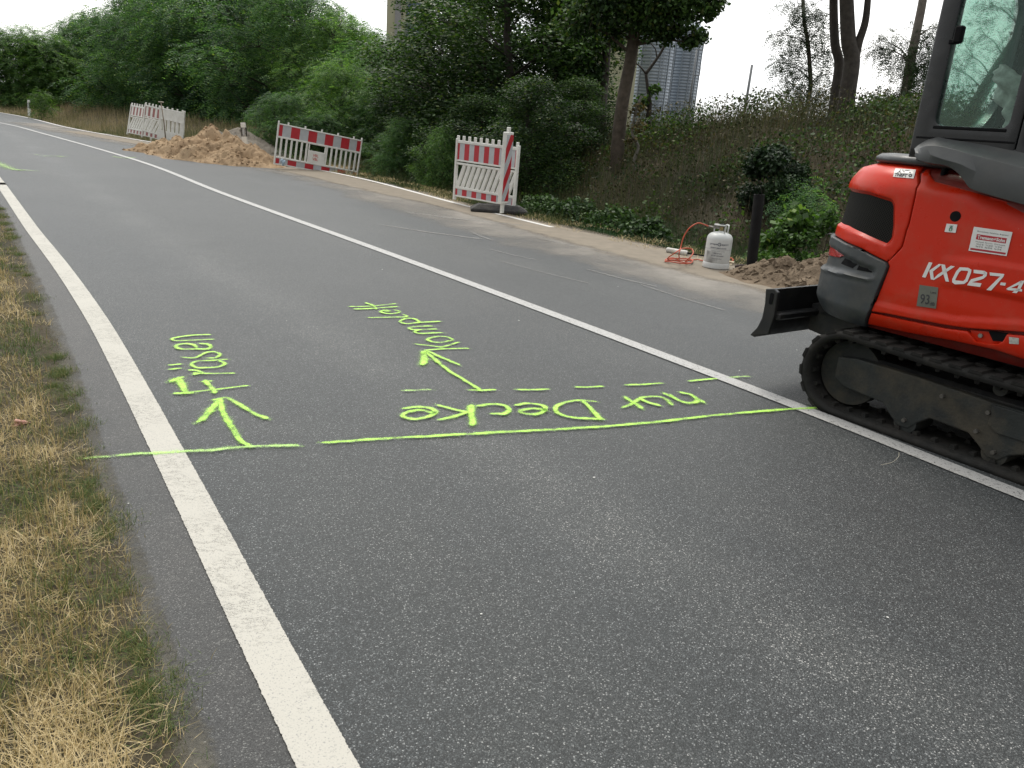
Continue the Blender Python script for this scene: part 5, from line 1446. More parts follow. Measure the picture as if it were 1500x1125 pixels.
heap('sand_heap', 'large heap of yellow sand and clods spilling onto the far lane edge', HC, hang, hL+2.6, 7.2,
     [bmp(307, 181, 21.6, 1.0, 1.0), bmp(334, 189, 21.3, 1.0, .95), bmp(290, 195, 20.9, 1.0, .9), bmp(262, 199, 21.4, 1.0, .8), bmp(238, 204, 21.8, .8, .7), bmp(218, 214, 21.9, .6, .5), bmp(300, 207, 20.2, 1.1, .7), bmp(345, 203, 20.3, 1.0, .75),
      bmp(368, 213, 20.2, .9, .7), bmp(335, 224, 19.7, 1.2, .5), bmp(262, 219, 20.9, 1.2, .5), bmp(385, 228, 20.0, .6, .5), bmp(300, 226, 20.0, 1.5, .5)], (260, 220), MS, .15, 1)
gq = AT(350, 215, 24.6)
heap('soil_heap', 'grey gravelly soil heap rising behind the yellow sand near the tilted marker post', (gq.x, gq.y, -.1), hang, 5.2, 3.4, [(0, 0, .80, 1.9, 1.2), (-.9, .2, .74, 1.0, .9), (.9, 0, .35, 1.5, 1.0)], (120, 90), MS3, .07, 4, 300)
h2 = G(1150, 420)
heap('soil_heap', 'small brown soil heap by the road edge left of the excavator bumper', (h2.x+.42, h2.y+.12, -.01), math.atan2(-.80, .597), 3.2, 2.1, [(.15, .1, .50, .80, .75), (-.42, -.08, .30, .55, .52), (.7, .1, .42, .7, .7), (-.1, -.35, .18, .9, .45)], (200, 140), MS2, .07, 9)
# ================================================================== vegetation
def m_leaf(name, dark, light, yellow=None, trans=.30, ys=(.93, .98), sc=.45):
    k = N(name); P = k.world(); gi = k.n('NewGeometry').outputs['Random Per Island']
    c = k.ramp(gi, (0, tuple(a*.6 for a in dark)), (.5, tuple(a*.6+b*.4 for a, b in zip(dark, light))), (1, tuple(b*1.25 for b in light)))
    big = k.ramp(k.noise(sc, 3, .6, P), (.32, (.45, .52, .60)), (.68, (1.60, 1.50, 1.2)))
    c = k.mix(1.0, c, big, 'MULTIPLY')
    if yellow: c = k.mix(k.ramp(gi, (ys[0], 0.), (ys[1], .8)), c, yellow)
    k.p(color=c, rough=.55, spec=.22)
    tl = k.n('BsdfTranslucent'); k.set(tl, 0, k.mix(1.0, c, (1.3, 1.5, .6), 'MULTIPLY')); ms = k.n('MixShader'); ms.inputs[0].default_value = trans
    k.t.links.new(k.b.outputs[0], ms.inputs[1]); k.t.links.new(tl.outputs[0], ms.inputs[2]); k.t.links.new(ms.outputs[0], k.o.inputs[0]); return k.m
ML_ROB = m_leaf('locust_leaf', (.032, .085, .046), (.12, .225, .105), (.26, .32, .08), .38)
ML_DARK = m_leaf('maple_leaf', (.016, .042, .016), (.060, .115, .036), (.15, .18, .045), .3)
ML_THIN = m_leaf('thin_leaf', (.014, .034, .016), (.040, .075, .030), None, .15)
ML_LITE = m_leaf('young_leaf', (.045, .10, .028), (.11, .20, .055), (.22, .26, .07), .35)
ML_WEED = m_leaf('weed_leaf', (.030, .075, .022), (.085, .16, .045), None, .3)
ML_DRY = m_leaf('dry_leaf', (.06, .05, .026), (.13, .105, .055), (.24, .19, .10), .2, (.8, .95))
M_BARK = simple('bark', (.085, .068, .052), .9, .35, 9, bump=.9, bscale=30)
M_BARKD = simple('dark_bark', (.050, .043, .036), .9, .35, 9, bump=.9, bscale=30)
def unit(v): return v/np.maximum(1e-9, np.linalg.norm(v, axis=-1, keepdims=True))
def blob_points(blobs, n, r, shell=.55):
    B = np.array([(*b[0], b[1]) for b in blobs]); w_ = B[:, 3]**2; w_ /= w_.sum(); k = r.choice(len(B), n, p=w_)
    d = unit(r.normal(size=(n, 3))); rad = B[k, 3]*(shell+(1-shell)*r.random(n)**.8)*(1+.12*r.normal(size=n))
    sq = np.array([1, 1, .82]); return B[k, :3]+d*rad[:, None]*sq, d
def fronds(P, D, r, L=.24, pairs=6, lw=.020, ll=.045, droop=.5):
    """pinnate leaves: one rhomb per leaflet"""
    n = len(P); ax = unit(D*np.array([1, 1, .5])+r.normal(size=(n, 3))*.55+np.array([0, 0, -droop])); up = np.array([0, 0, 1.])+r.normal(size=(n, 3))*.45
    s = unit(np.cross(ax, up)); nn = unit(np.cross(s, ax)); Ls = L*(.7+.6*r.random(n)); V = []
    for i in range(pairs):
        t = (i+1.2)/(pairs+.6); c = P+ax*(Ls*t)[:, None]-nn*0+np.array([0, 0, -1.])*(Ls*.45*t*t)[:, None]
        for sg in (-1, 1):
            d = unit(s*sg+ax*.35+nn*(-.15+.25*r.normal(size=(n, 1)))); w = unit(np.cross(d, nn)); l_ = (ll*L/.24)*(.8+.4*r.random((n, 1))); q = lw*L/.24
            V.append(np.stack([c, c+d*l_*.5+w*q*.5, c+d*l_, c+d*l_*.5-w*q*.5], 1))
    V = np.concatenate(V).reshape(-1, 3); return V
def leaves(P, D, r, s=.085, tilt=.6):
    n = len(P); nn = unit(D*.5+np.array([0, 0, .7])+r.normal(size=(n, 3))*tilt); a = unit(np.cross(nn, r.normal(size=(n, 3)))); b = np.cross(nn, a)
    k = (s*(.6+.7*r.random(n)))[:, None]
    return np.stack([P-a*k*.5, P+b*k*.38, P+a*k*.6, P-b*k*.38], 1).reshape(-1, 3)
def card_mesh(name, V, mat):
    me = npmesh(name, V, np.arange(len(V)), 4); me.materials.append(mat); return me
def trunk_mb(mb, base, pts, r0, blobs, r, nl=None, depth=True):
    """trunk through pts, then limbs to the blobs"""
    mb.smooth = True; P = spline([base]+pts, 5) if len(pts) > 1 else resample([base]+pts, 6); n = len(P)
    rad = [r0*(1-.62*i/(n-1))*(1.25 if i == 0 else 1) for i in range(n)]
    for i in range(1, n-1): P[i] = P[i]+Vector((r.normal()*.02, r.normal()*.02, 0))
    mb.tube(P, rad, 9)
    bl = blobs if nl is None else blobs[:nl]
    for b in bl:
        c = Vector(b[0]); j = min(range(n), key=lambda i: abs(P[i].z-(c.z-b[1]*.9-.25*(c-P[i]).length)))
        a = P[j]; m = a.lerp(c, .5)+Vector((r.normal()*.1, r.normal()*.1, .12)); rr = max(.012, rad[j]*.42)
        mb.tube(spline([a, m, c], 4), list(np.linspace(rr, rr*.25, 9)), 6)
        if depth:
            for q in range(4):
                e = c+Vector(unit(r.normal(size=3)))*b[1]*.8; mb.tube([m.lerp(c, .6), c.lerp(e, .5)+Vector((0, 0, .05)), e], [rr*.4, rr*.22, .004], 5)
def make_plant(name, label, cat, loc, tmb, V, lmat, bmat=None, group=None, pn=('trunk', 'crown'), rz=0, sc=1):
    root = bpy.data.objects.new(name, None); link(root); root.location = loc; root.rotation_euler = (0, 0, rz); root.scale = (sc,)*3; tag(root, label, cat, group)
    if tmb is not None and len(tmb.v): o = bpy.data.objects.new(pn[0], tmb.mesh(pn[0])); o.data.materials.append(bmat or M_BARK); link(o, root)
    o = bpy.data.objects.new(pn[1], card_mesh(pn[1], V, lmat)); link(o, root); return root
# ---- bushy locust trees with foliage to the ground: a few built, then copied
def auto_blobs(r, H, Rw, low=.06, n=26):
    out = []
    for i in range(n):
        t = (i+.5)/n; z = H*(low+(.93-low)*t); prof = math.sin(math.pi*min(1, (.18+.82*t)))**.55*(1-.35*t)
        a = i*2.4+r.random()*.8; rr = Rw*prof*(.35+.55*r.random()); br = Rw*(.30+.16*r.random())*(1-.35*t)
        out.append(((rr*math.cos(a), rr*math.sin(a), z), br))
    return out
protos = []
def proto(kind, seed, H, Rw, n, L, mat, low=.06, nb=26):
    r = np.random.default_rng(seed); bl = auto_blobs(r, H, Rw, low, nb); P, D = blob_points(bl, n, r)
    m = P[:, 2] > .05; P, D = P[m], D[m]
    V = fronds(P, D, r, L, 5, .024, .052) if kind == 'f' else leaves(P, D, r, L)
    mb = MB(); trunk_mb(mb, Vector((0, 0, -.3)), [Vector((.1, 0, H*.35)), Vector((r.normal()*.3, r.normal()*.3, H*.8))], .05*Rw, bl, r)
    return (card_mesh('crown', V, mat), mb.mesh('trunk'))
PR = [proto('f', 11, 8, 3.0, 8500, .40, ML_ROB, .0, 32), proto('f', 12, 8, 3.2, 8500, .40, ML_ROB, .0, 32), proto('f', 13, 8, 2.8, 8000, .40, ML_ROB, .0, 32), proto('f', 14, 8, 3.0, 7600, .40, m_leaf('locust_leaf_bright', (.052, .120, .050), (.165, .29, .10), (.32, .38, .10), .38), .0, 32)]
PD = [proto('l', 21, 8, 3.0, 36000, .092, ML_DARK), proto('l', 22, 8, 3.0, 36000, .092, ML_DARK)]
for me in [m for p in PR+PD for m in (p[1],)]: me.materials.append(M_BARKD)
def put_tree(pr, label, bx, by, topy, wide, cat='tree', group='trees along the far verge', Y=None, name='locust_tree', rz=None):
    P = G(bx, by) if Y is None else AT(bx, by, Y)
    P.z = float(ground_z([P.x], [P.y])[0])-.1
    T = AT(bx, topy, P.y); H = max(.8, T.z-P.z)
    root = bpy.data.objects.new(name, None); link(root); root.location = P; root.rotation_euler = (0, 0, random.random()*6.28 if rz is None else rz)
    sc = H/8.0*.96; root.scale = (wide/6.0, wide/6.0, sc); tag(root, label, cat, group)
    for nm, me in (('trunk', pr[1]), ('crown', pr[0])): o = bpy.data.objects.new(nm, me); link(o, root)
    return root
T = [  # proto, base x, base y, top y, width, label
 (PR[3], 12, 157, 34, 9, 'pale green bushy tree at the far left end of the tree row'), (PR[3], 52, 160, 30, 9, 'pale green rounded tree second from the left end of the row'),
 (PR[3], 88, 162, 52, 8, 'low bright tree behind the young sapling on the far left verge'), (PR[1], 118, 163, 22, 8, 'dark green tree whose top steps up from the left sky gap'),
 (PR[0], 160, 166, 6, 8, 'dense locust tree rising above the far left panel stack'), (PR[2], 205, 170, -25, 8, 'tall locust tree directly above the leaning white panels'),
 (PR[1], 255, 180, -45, 8, 'tall locust tree behind the upright shovel'), (PR[3], 300, 184, -40, 7, 'brighter green locust tree behind the top of the sand heap'),
 (PR[0], 345, 188, -60, 7.5, 'locust tree behind the tilted marker post'), (PR[2], 392, 192, -60, 7, 'locust tree behind the left end of the barred panel'),
 (PR[1], 440, 197, -30, 6.5, 'locust tree overhanging the middle of the barred panel'), (PR[3], 487, 200, -10, 6, 'yellowish locust tree behind the right end of the barred panel'),
 (PR[0], 535, 204, 30, 5.5, 'low locust tree left of the gap where the sky shows')]
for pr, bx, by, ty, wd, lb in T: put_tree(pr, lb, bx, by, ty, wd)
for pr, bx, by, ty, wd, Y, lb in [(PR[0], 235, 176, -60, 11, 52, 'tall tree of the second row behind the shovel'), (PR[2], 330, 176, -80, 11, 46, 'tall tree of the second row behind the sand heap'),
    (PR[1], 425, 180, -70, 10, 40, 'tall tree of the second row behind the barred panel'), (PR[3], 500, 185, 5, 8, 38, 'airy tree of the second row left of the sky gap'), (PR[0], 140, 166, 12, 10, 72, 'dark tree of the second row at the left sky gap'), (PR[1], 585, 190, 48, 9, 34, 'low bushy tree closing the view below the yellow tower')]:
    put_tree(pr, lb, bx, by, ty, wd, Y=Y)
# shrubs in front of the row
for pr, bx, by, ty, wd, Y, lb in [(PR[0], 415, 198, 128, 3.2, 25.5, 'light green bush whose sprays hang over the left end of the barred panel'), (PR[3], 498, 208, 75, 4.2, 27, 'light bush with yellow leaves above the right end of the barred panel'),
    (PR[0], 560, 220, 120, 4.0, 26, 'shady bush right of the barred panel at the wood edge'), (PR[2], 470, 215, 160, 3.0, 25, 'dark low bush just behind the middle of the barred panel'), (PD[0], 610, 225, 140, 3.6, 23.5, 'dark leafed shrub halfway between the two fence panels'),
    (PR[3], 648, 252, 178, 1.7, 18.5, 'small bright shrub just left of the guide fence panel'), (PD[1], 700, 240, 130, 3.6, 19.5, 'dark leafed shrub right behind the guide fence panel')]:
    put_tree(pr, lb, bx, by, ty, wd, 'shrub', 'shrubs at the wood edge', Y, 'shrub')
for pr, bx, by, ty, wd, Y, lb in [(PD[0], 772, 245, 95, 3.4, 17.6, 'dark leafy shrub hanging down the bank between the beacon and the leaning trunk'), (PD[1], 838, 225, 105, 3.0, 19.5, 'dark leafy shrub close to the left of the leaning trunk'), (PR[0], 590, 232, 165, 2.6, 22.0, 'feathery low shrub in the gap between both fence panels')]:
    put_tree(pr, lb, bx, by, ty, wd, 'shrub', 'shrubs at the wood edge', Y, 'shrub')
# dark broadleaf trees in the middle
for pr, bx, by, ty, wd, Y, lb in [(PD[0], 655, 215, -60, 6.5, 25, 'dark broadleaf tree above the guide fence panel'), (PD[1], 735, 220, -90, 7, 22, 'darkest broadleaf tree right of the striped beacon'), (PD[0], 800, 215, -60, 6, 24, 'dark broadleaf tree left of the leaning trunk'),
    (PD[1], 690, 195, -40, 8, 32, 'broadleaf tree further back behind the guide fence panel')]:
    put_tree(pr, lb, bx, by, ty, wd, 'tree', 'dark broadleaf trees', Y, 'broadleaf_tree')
# ---- trees built one by one
def ptree(name, label, trunk_px, Ys, r0, blobs_px, n, kind, mat, seed, size, bark=M_BARK, shell=.2, cat='tree', forks=(), nl=None):
    r = np.random.default_rng(seed); pts = [AT(x, y, Y) for (x, y), Y in zip(trunk_px, Ys if hasattr(Ys, '__len__') else [Ys]*len(trunk_px))]
    base = pts[0]; bl = [(tuple(AT(x, y, Y)-base), rad) for x, y, Y, rad in blobs_px]
    rel = [p-base for p in pts]; mb = MB(); mb.smooth = True; P = spline(rel, 6); n_ = len(P); rad = [r0*(1.18-.18*min(1, i/3) if i < 3 else 1)*(1-.35*i/n_) for i in range(n_)]
    P = [rel[0]-Vector((0, 0, .6))]+P; rad = [rad[0]*1.3]+rad
    mb.tube(P, rad, 12)
    for (fp, fy, fr) in forks:
        q = [AT(x, y, fy)-base for x, y in fp]; mb.tube(spline(q, 5) if len(q) > 2 else q, list(np.linspace(fr, fr*.6, (len(q)-1)*5+1)) if len(q) > 2 else [fr, fr*.7], 9)
    for b in (bl if nl is None else bl[:nl]):
        c = Vector(b[0]); j = min(range(len(P)), key=lambda i: (P[i]-c).length+abs(P[i].z-(c.z-b[1]))*.6); a = P[j]; m = a.lerp(c, .5)+Vector((0, 0, .08)); rr = max(.008, min(rad[j]*.3, .05 if kind == 'l' else .022))
        mb.tube(spline([a, m, c], 3), list(np.linspace(rr, rr*.35, 7)), 6)
        for q in range(7):
            e = c+Vector(unit(r.normal(size=3)))*b[1]*.95; mb.tube([m.lerp(c, .7), c.lerp(e, .5)+Vector((0, 0, .04)), e], [rr*.35, rr*.2, .003], 4)
    Pp, D = blob_points(bl, n, r, shell); V = fronds(Pp, D, r, size, 6) if kind == 'f' else leaves(Pp, D, r, size, .9)
    return make_plant(name, label, cat, base, mb, V, mat, bark)
M_LMID = m_leaf('maple_leaf_mid', (.020, .052, .018), (.070, .13, .038), (.13, .14, .04), .25)
ptree('broadleaf_tree', 'leaning tree with furrowed trunk left of the silos, crown reaching over them', [(903, 292), (905, 215), (912, 150), (925, 80), (934, 0), (938, -60)], 17.5, .155,
      [(960, 5, 17, .75), (1000, 20, 17, .55), (1020, -10, 17.5, .6), (930, -20, 17, .9), (985, -40, 17, .9), (880, 0, 17, .7), (1025, 55, 17, .24), (1008, 62, 17, .20), (850, 30, 17.5, .55), (950, 42, 17, .35), (975, 52, 17.2, .28), (900, 45, 17.6, .35), (1040, 20, 17, .2), (1030, -30, 17, .4), (1050, 5, 17, .25), (992, 45, 17.1, .22)], 17000, 'l', M_LMID, 31, .085)
ptree('broadleaf_tree', 'slim dark tree standing between the leaning trunk and the dark thicket', [(880, 165), (886, 110), (890, 40), (893, -30)], 22, .13, [(850, 60, 22, .9), (880, 20, 22, 1.0), (830, 100, 22, .8), (905, -10, 22, .9), (860, -20, 22, 1.0), (820, 40, 22, .8), (868, 110, 22, .45), (905, 60, 22.5, .35)], 15000, 'l', M_LMID, 32, .10, M_BARKD)
ptree('small_tree', 'thin forked tree in front of the corrugated silos', [(952, 152), (949, 130), (946, 108)], 19, .045, [(958, 132, 19, .18), (940, 148, 19, .22)], 240, 'l', ML_DARK, 33, .09, M_BARKD, forks=(([(946, 108), (958, 92), (972, 70), (985, 40)], 19, .038), ([(946, 108), (938, 98), (930, 92)], 19, .022), ([(962, 84), (960, 72), (952, 62)], 19, .015), ([(968, 74), (975, 66), (983, 62)], 19, .012)))
ptree('sapling', 'slender dry stem wound with ivy beside the leaning trunk', [(930, 262), (929, 235), (935, 215), (926, 195), (931, 165), (940, 140)], 17.0, .035, [(933, 160, 17, .22), (935, 185, 17, .2), (925, 205, 17, .2)], 300, 'l', ML_DRY, 34, .07, simple('pale_bark', (.16, .15, .13), .9, .3, 20))
ptree('locust_tree', 'sparse young locust with fine leaves against the white sky left of the twin trunks', [(1172, 215), (1180, 165), (1187, 130), (1186, 95), (1183, 60), (1178, 30), (1176, -10)], 22, .065,
      [(1155, 55, 22, .42), (1150, 95, 22, .40), (1160, 125, 22, .40), (1168, 10, 22, .45), (1190, 20, 22, .42), (1200, 45, 22, .48), (1208, 75, 22, .42), (1180, 105, 22, .45), (1205, 110, 22, .4), (1165, 150, 22, .40), (1190, 145, 22, .42), (1140, 92, 22, .2), (1135, 52, 22, .18), (1205, 140, 22, .3), (1172, 70, 22, .35)], 1700, 'f', ML_THIN, 35, .27, shell=.05)
ptree('tall_trunk', 'left one of the twin dark trunks, bent at mid height', [(1215, 295), (1217, 220), (1222, 150), (1229, 95), (1223, 62), (1221, 0), (1224, -60)], 17.5, .115, [(1235, -80, 17.5, .8)], 900, 'l', M_LMID, 36, .12, M_BARKD)
ptree('tall_trunk', 'right one of the twin dark trunks, forking near the top of the picture', [(1232, 298), (1236, 220), (1240, 150), (1248, 90), (1243, 60), (1240, 0), (1239, -50)], 17.0, .185, [(1260, -90, 17, .9), (1225, -80, 17, .8)], 1400, 'l', M_LMID, 37, .12, M_BARKD,
      forks=(([(1252, 88), (1258, 62), (1268, 30), (1273, -20)], 17.0, .095),))
ptree('locust_tree', 'locust with pale straight trunk just left of the excavator cab', [(1318, 190), (1326, 140), (1336, 80), (1350, 10), (1356, -30)], 21, .13,
      [(1300, 62, 21, .45), (1318, 85, 21, .5), (1345, 95, 21, .55), (1355, 60, 21, .5), (1340, 120, 21, .6), (1310, 140, 21, .5), (1290, 150, 21, .4), (1355, 135, 21, .5), (1365, 90, 21, .5), (1285, 70, 21, .3), (1330, 150, 21, .5), (1378, 40, 21, .4)], 1900, 'f', ML_THIN, 38, .26, simple('grey_bark', (.16, .14, .12), .9, .3, 10, bump=.8, bscale=30), shell=.05)
ptree('locust_tree', 'leaning locust seen through the green cab glass', [(1395, 210), (1425, 160), (1458, 105), (1498, 45), (1530, -10)], 20, .16,
      [(1420, 80, 20, .5), (1395, 100, 20, .5), (1440, 50, 20, .55), (1470, 70, 20, .5), (1410, 130, 20, .5), (1480, 15, 20, .6), (1450, 5, 20, .45), (1390, 150, 20, .5), (1500, 90, 20, .6), (1440, 110, 20, .4), (1405, 170, 20, .5), (1460, 165, 20, .5), (1520, 40, 20, .7)], 700, 'f', ML_THIN, 39, .24, simple('grey_bark2', (.12, .105, .09), .9, .3, 10, bump=.8, bscale=30), shell=.05)
# ---- single plants near the verge
def bushlet(name, label, x, y, Y, topy, rad, n, kind, mat, seed, size, group='plants at the foot of the bank', flat=.8):
    r = np.random.default_rng(seed); P = AT(x, y, Y); P.z = float(ground_z([P.x], [P.y])[0]); Tz = max(.15, AT(x, topy, P.y).z-P.z)
    bl = []
    for i in range(9): a = i*2.4; t = r.random(); bl.append(((rad*.65*math.cos(a)*(1-.5*t), rad*.65*math.sin(a)*(1-.5*t), Tz*(.15+.65*t)), rad*.42*(1-.35*t)))
    bl.append(((0, 0, Tz*.8), rad*.3)); Pp, D = blob_points(bl, n, r, .3); m = Pp[:, 2] > .0; Pp, D = Pp[m], D[m]
    V = fronds(Pp, D, r, size, 5, droop=.2) if kind == 'f' else leaves(Pp, D, r, size, .8)
    mb = MB(); mb.smooth = True
    for i in range(8): b = bl[i]; mb.tube([Vector((r.normal()*.04, r.normal()*.04, -.05)), Vector(b[0])*.5+Vector((0, 0, .05)), Vector(b[0])], [.008, .006, .003], 5)
    return make_plant(name, label, 'plant', P, mb, V, mat, M_BARKD, group, ('stems', 'foliage'))
bushlet('young_sapling', 'young light green sapling on the verge right of the far left marker post', 63, 172, 38.5, 127, .62, 420, 'f', ML_LITE, 41, .34)
bushlet('leafy_weed', 'bright green leafy plant right behind the black pipe', 1150, 385, 10.8, 284, .50, 800, 'l', ML_LITE, 42, .095)
bushlet('leafy_weed', 'taller green weed between the small soil heap and the excavator grille', 1200, 385, 10.4, 290, .50, 2600, 'l', ML_WEED, 43, .055)
bushlet('leafy_weed', 'green weed on the right of the gas bottle, behind the pipe foot', 1132, 392, 10.5, 325, .46, 2200, 'l', ML_WEED, 44, .055)
bushlet('fern_like_shrub', 'dark shrub with feathery leaves left of the twin trunks', 1172, 330, 12.2, 255, .62, 520, 'f', ML_ROB, 45, .20)
bushlet('dark_shrub', 'round dark green shrub halfway up the bank above the black pipe', 1126, 306, 13.0, 203, .80, 12000, 'l', ML_THIN, 47, .055)
for i, (x, y, Y, ty, rad, lb) in enumerate([(790, 322, 14.2, 285, .55, 'low bramble mound beside the rubber foot of the beacon'), (840, 335, 13.4, 292, .60, 'low bramble mound second from the beacon'), (895, 345, 12.9, 300, .62, 'low bramble mound below the leaning trunk'), (945, 355, 12.0, 318, .45, 'low bramble mound nearest the orange hose')]):
    bushlet('bramble', lb, x, y, Y, ty, rad, 2300, 'l', m_leaf('bramble_leaf', (.018, .045, .018), (.050, .095, .035), None, .2) if i == 0 else bpy.data.materials['bramble_leaf'], 50+i, .06)
bushlet('dark_shrub', 'dark shrub on the bank top in front of the pale straight trunk', 1310, 215, 19, 150, 1.2, 5200, 'l', ML_DARK, 61, .09)
bushlet('dark_shrub', 'dark shrub on the bank just left of the rear of the excavator', 1265, 240, 16.5, 190, .9, 4200, 'l', ML_DARK, 62, .08)

# ---- grass and weeds
def blades(name, P, L, Wd, lean, cp, mat, r, segs=3, curl=.6, ang=None):
    """curved grass blades; uv.x carries the dryness, uv.y runs root to tip"""
    n = len(P); a = r.random(n)*6.283 if ang is None else ang; d = np.stack([np.cos(a), np.sin(a), np.zeros(n)], 1); s = np.stack([-np.sin(a), np.cos(a), np.zeros(n)], 1)
    rows = []
    for i in range(segs+1):
        t = i/segs; h = L*(t-curl*.25*t*t*lean); o = L*lean*(t**1.6)
        c = P+np.array([0, 0, 1.])*h[:, None]*np.sqrt(np.maximum(.05, 1-lean*.8))[:, None]+d*o[:, None]; w_ = (Wd*(1-.85*t))[:, None]
        rows.append((c-s*w_*.5, c+s*w_*.5))
    V = np.stack([q for rw in rows for q in rw], 1).reshape(-1, 3); k = 2*(segs+1)
    b = (np.arange(n)*k)[:, None]; F = np.concatenate([b+np.array([[2*i, 2*i+1, 2*i+3, 2*i+2]]) for i in range(segs)], 1).reshape(-1)
    U = np.zeros((n, segs, 4, 2)); U[..., 0] = cp[:, None, None]
    for i in range(segs): U[:, i, 0, 1] = U[:, i, 1, 1] = i/segs; U[:, i, 2, 1] = U[:, i, 3, 1] = (i+1)/segs
    me = npmesh(name, V, F, 4, U.reshape(-1, 2)); return tag(put(name, me, mat), kind='stuff')
def m_blade(name, *stops, tr=.25):
    k = N(name); uv = k.n('TexCoord').outputs['UV']; s = k.n('SeparateXYZ'); k.set(s, 0, uv); c = k.ramp(s.outputs[0], *stops)
    k.p(color=c, rough=.6, spec=.25); tl = k.n('BsdfTranslucent'); k.set(tl, 0, c); ms = k.n('MixShader'); ms.inputs[0].default_value = tr
    k.t.links.new(k.b.outputs[0], ms.inputs[1]); k.t.links.new(tl.outputs[0], ms.inputs[2]); k.t.links.new(ms.outputs[0], k.o.inputs[0]); return k.m
MB_L = m_blade('verge_grass', (0, (.070, .125, .030)), (.32, (.14, .17, .050)), (.48, (.24, .20, .08)), (.75, (.45, .345, .155)), (1, (.70, .58, .34)))
MB_B = m_blade('bank_weeds', (0, (.026, .070, .022)), (.40, (.050, .090, .030)), (.58, (.070, .066, .036)), (.85, (.115, .092, .060)), (1, (.28, .24, .16)))
MB_F = m_blade('far_grass', (0, (.045, .085, .022)), (.5, (.13, .14, .05)), (1, (.38, .31, .18)))
r = np.random.default_rng(99)
# left verge
def sample_left(n, ymax, seed):
    r = np.random.default_rng(seed); Y = .3+(ymax-.3)*r.random(n*4)**1.9; t = r.random(n*4)
    ex = np.interp(Y, Epoly[::-1 if Epoly[0, 1] > Epoly[-1, 1] else 1][:, 1], Epoly[::-1 if Epoly[0, 1] > Epoly[-1, 1] else 1][:, 0])
    X = ex+.10-(.25+Y*.62+.5)*t; de, _ = signed(Epoly, X, Y); keep = (de < .012+.0*X)
    X, Y, de = X[keep][:n], Y[keep][:n], de[keep][:n]; return X, Y, -de
X, Y, dv = sample_left(230000, 17, 5)
pt = fbm(X, Y, 2.1, 4, 3); pt2 = fbm(X, Y, 6, 3, 8)
edge_p = np.clip(1-dv/.16, 0, 1)
thin = (r.random(len(X)) < np.where(dv < .12, np.clip((fbm(X, Y, 4.5, 3, 12)-.36)*4, .30, 1)*.85, 1.0)); X, Y, dv, pt, pt2, edge_p = [q[thin] for q in (X, Y, dv, pt, pt2, edge_p)]
cp = np.clip(.60+(pt-.47)*.9+(pt2-.45)*1.5-.42*np.exp(-((dv-.12)/.16)**2)*(fbm(X, Y, 1.6, 2, 31) > .38)+r.normal(size=len(X))*.22, 0, 1)
Z = ground_z(X, Y)-.004; dist = np.hypot(X, Y)
L = (.022+.052*r.random(len(X))**1.3)*(1-.35*edge_p)*(.7+.8*pt); Wd = .0019*(1+dist*.22); ln_ = np.clip(.7+.5*r.normal(size=len(X)), .05, 1.3)
blades('verge_grass', np.stack([X, Y, Z], 1), L*1.15, Wd, ln_, cp, MB_L, r)
# low tufts of green creeping over the asphalt rim
tp = []
for i in range(60):
    yy = .7+random.random()**1.5*9; ex = float(np.interp(yy, sorted(Epoly[:, 1]), Epoly[np.argsort(Epoly[:, 1]), 0])); tp.append((ex+random.uniform(-.11, .0), yy, random.uniform(.015, .04)))
Xt = np.concatenate([np.full(330, a)+r.normal(size=330)*s_ for a, b, s_ in tp]); Yt = np.concatenate([np.full(330, b)+r.normal(size=330)*s_*1.6 for a, b, s_ in tp])
blades('rim_tufts', np.stack([Xt, Yt, np.full(len(Xt), .002)], 1), .015+.03*r.random(len(Xt)), np.full(len(Xt), .0022), np.clip(.7+.3*r.normal(size=len(Xt)), .1, 1.2), np.clip(.18+.2*r.normal(size=len(Xt)), 0, .7), MB_L, r)
# right-hand strip and bank
def sample_right(n, s0, s1, d0, d1, seed, pw=1.0):
    r = np.random.default_rng(seed); s = s0+(s1-s0)*r.random(n)**1.3; d = d0+(d1-d0)*r.random(n)**pw
    Q = np.array([[p.x, p.y] for p in REDGE]); A = Q[:-1]; D_ = Q[1:]-A; L = np.concatenate([[0], np.cumsum(np.linalg.norm(D_, axis=1))])
    i0 = int(np.abs(Q[:, 1]-6).argmin()); s = s+L[i0]; i = np.clip(np.searchsorted(L, s)-1, 0, len(A)-1); f = ((s-L[i])/np.maximum(1e-9, L[i+1]-L[i]))[:, None]
    T_ = D_[i]/np.linalg.norm(D_[i], axis=1, keepdims=True); P = A[i]+D_[i]*f; Nn = np.stack([T_[:, 1], -T_[:, 0]], 1); P = P+Nn*d[:, None]; return P[:, 0], P[:, 1], d, r
X, Y, d, r = sample_right(34000, 0, 22, .28, 2.6, 71, 1.2)
cp = np.clip(.36+(fbm(X, Y, 1.4, 3, 2)-.47)*1.8+r.normal(size=len(X))*.15+.45*np.exp(-(d/.35)**2), 0, 1); dist = np.hypot(X, Y)
blades('roadside_grass', np.stack([X, Y, ground_z(X, Y)-.01], 1), (.07+.20*r.random(len(X)))*np.clip(d/.9, .35, 1.5), .0035*(1+dist*.07), np.clip(.4+.3*r.normal(size=len(X)), .05, 1), cp*.85, MB_F if False else MB_B, r)
X, Y, d, r = sample_right(42000, 8, 75, .15, 6.5, 72, 1.5)
cp = np.clip(.55+(fbm(X, Y, .8, 3, 2)-.47)*1.6+r.normal(size=len(X))*.18+.02*(Y-25), 0, 1); dist = np.hypot(X, Y)
blades('far_verge_grass', np.stack([X, Y, ground_z(X, Y)-.01], 1), (.12+.34*r.random(len(X)))*np.clip(d/.8, .4, 1.3), .004*(1+dist*.07), np.clip(.3+.25*r.normal(size=len(X)), .05, 1), cp, MB_F, r)
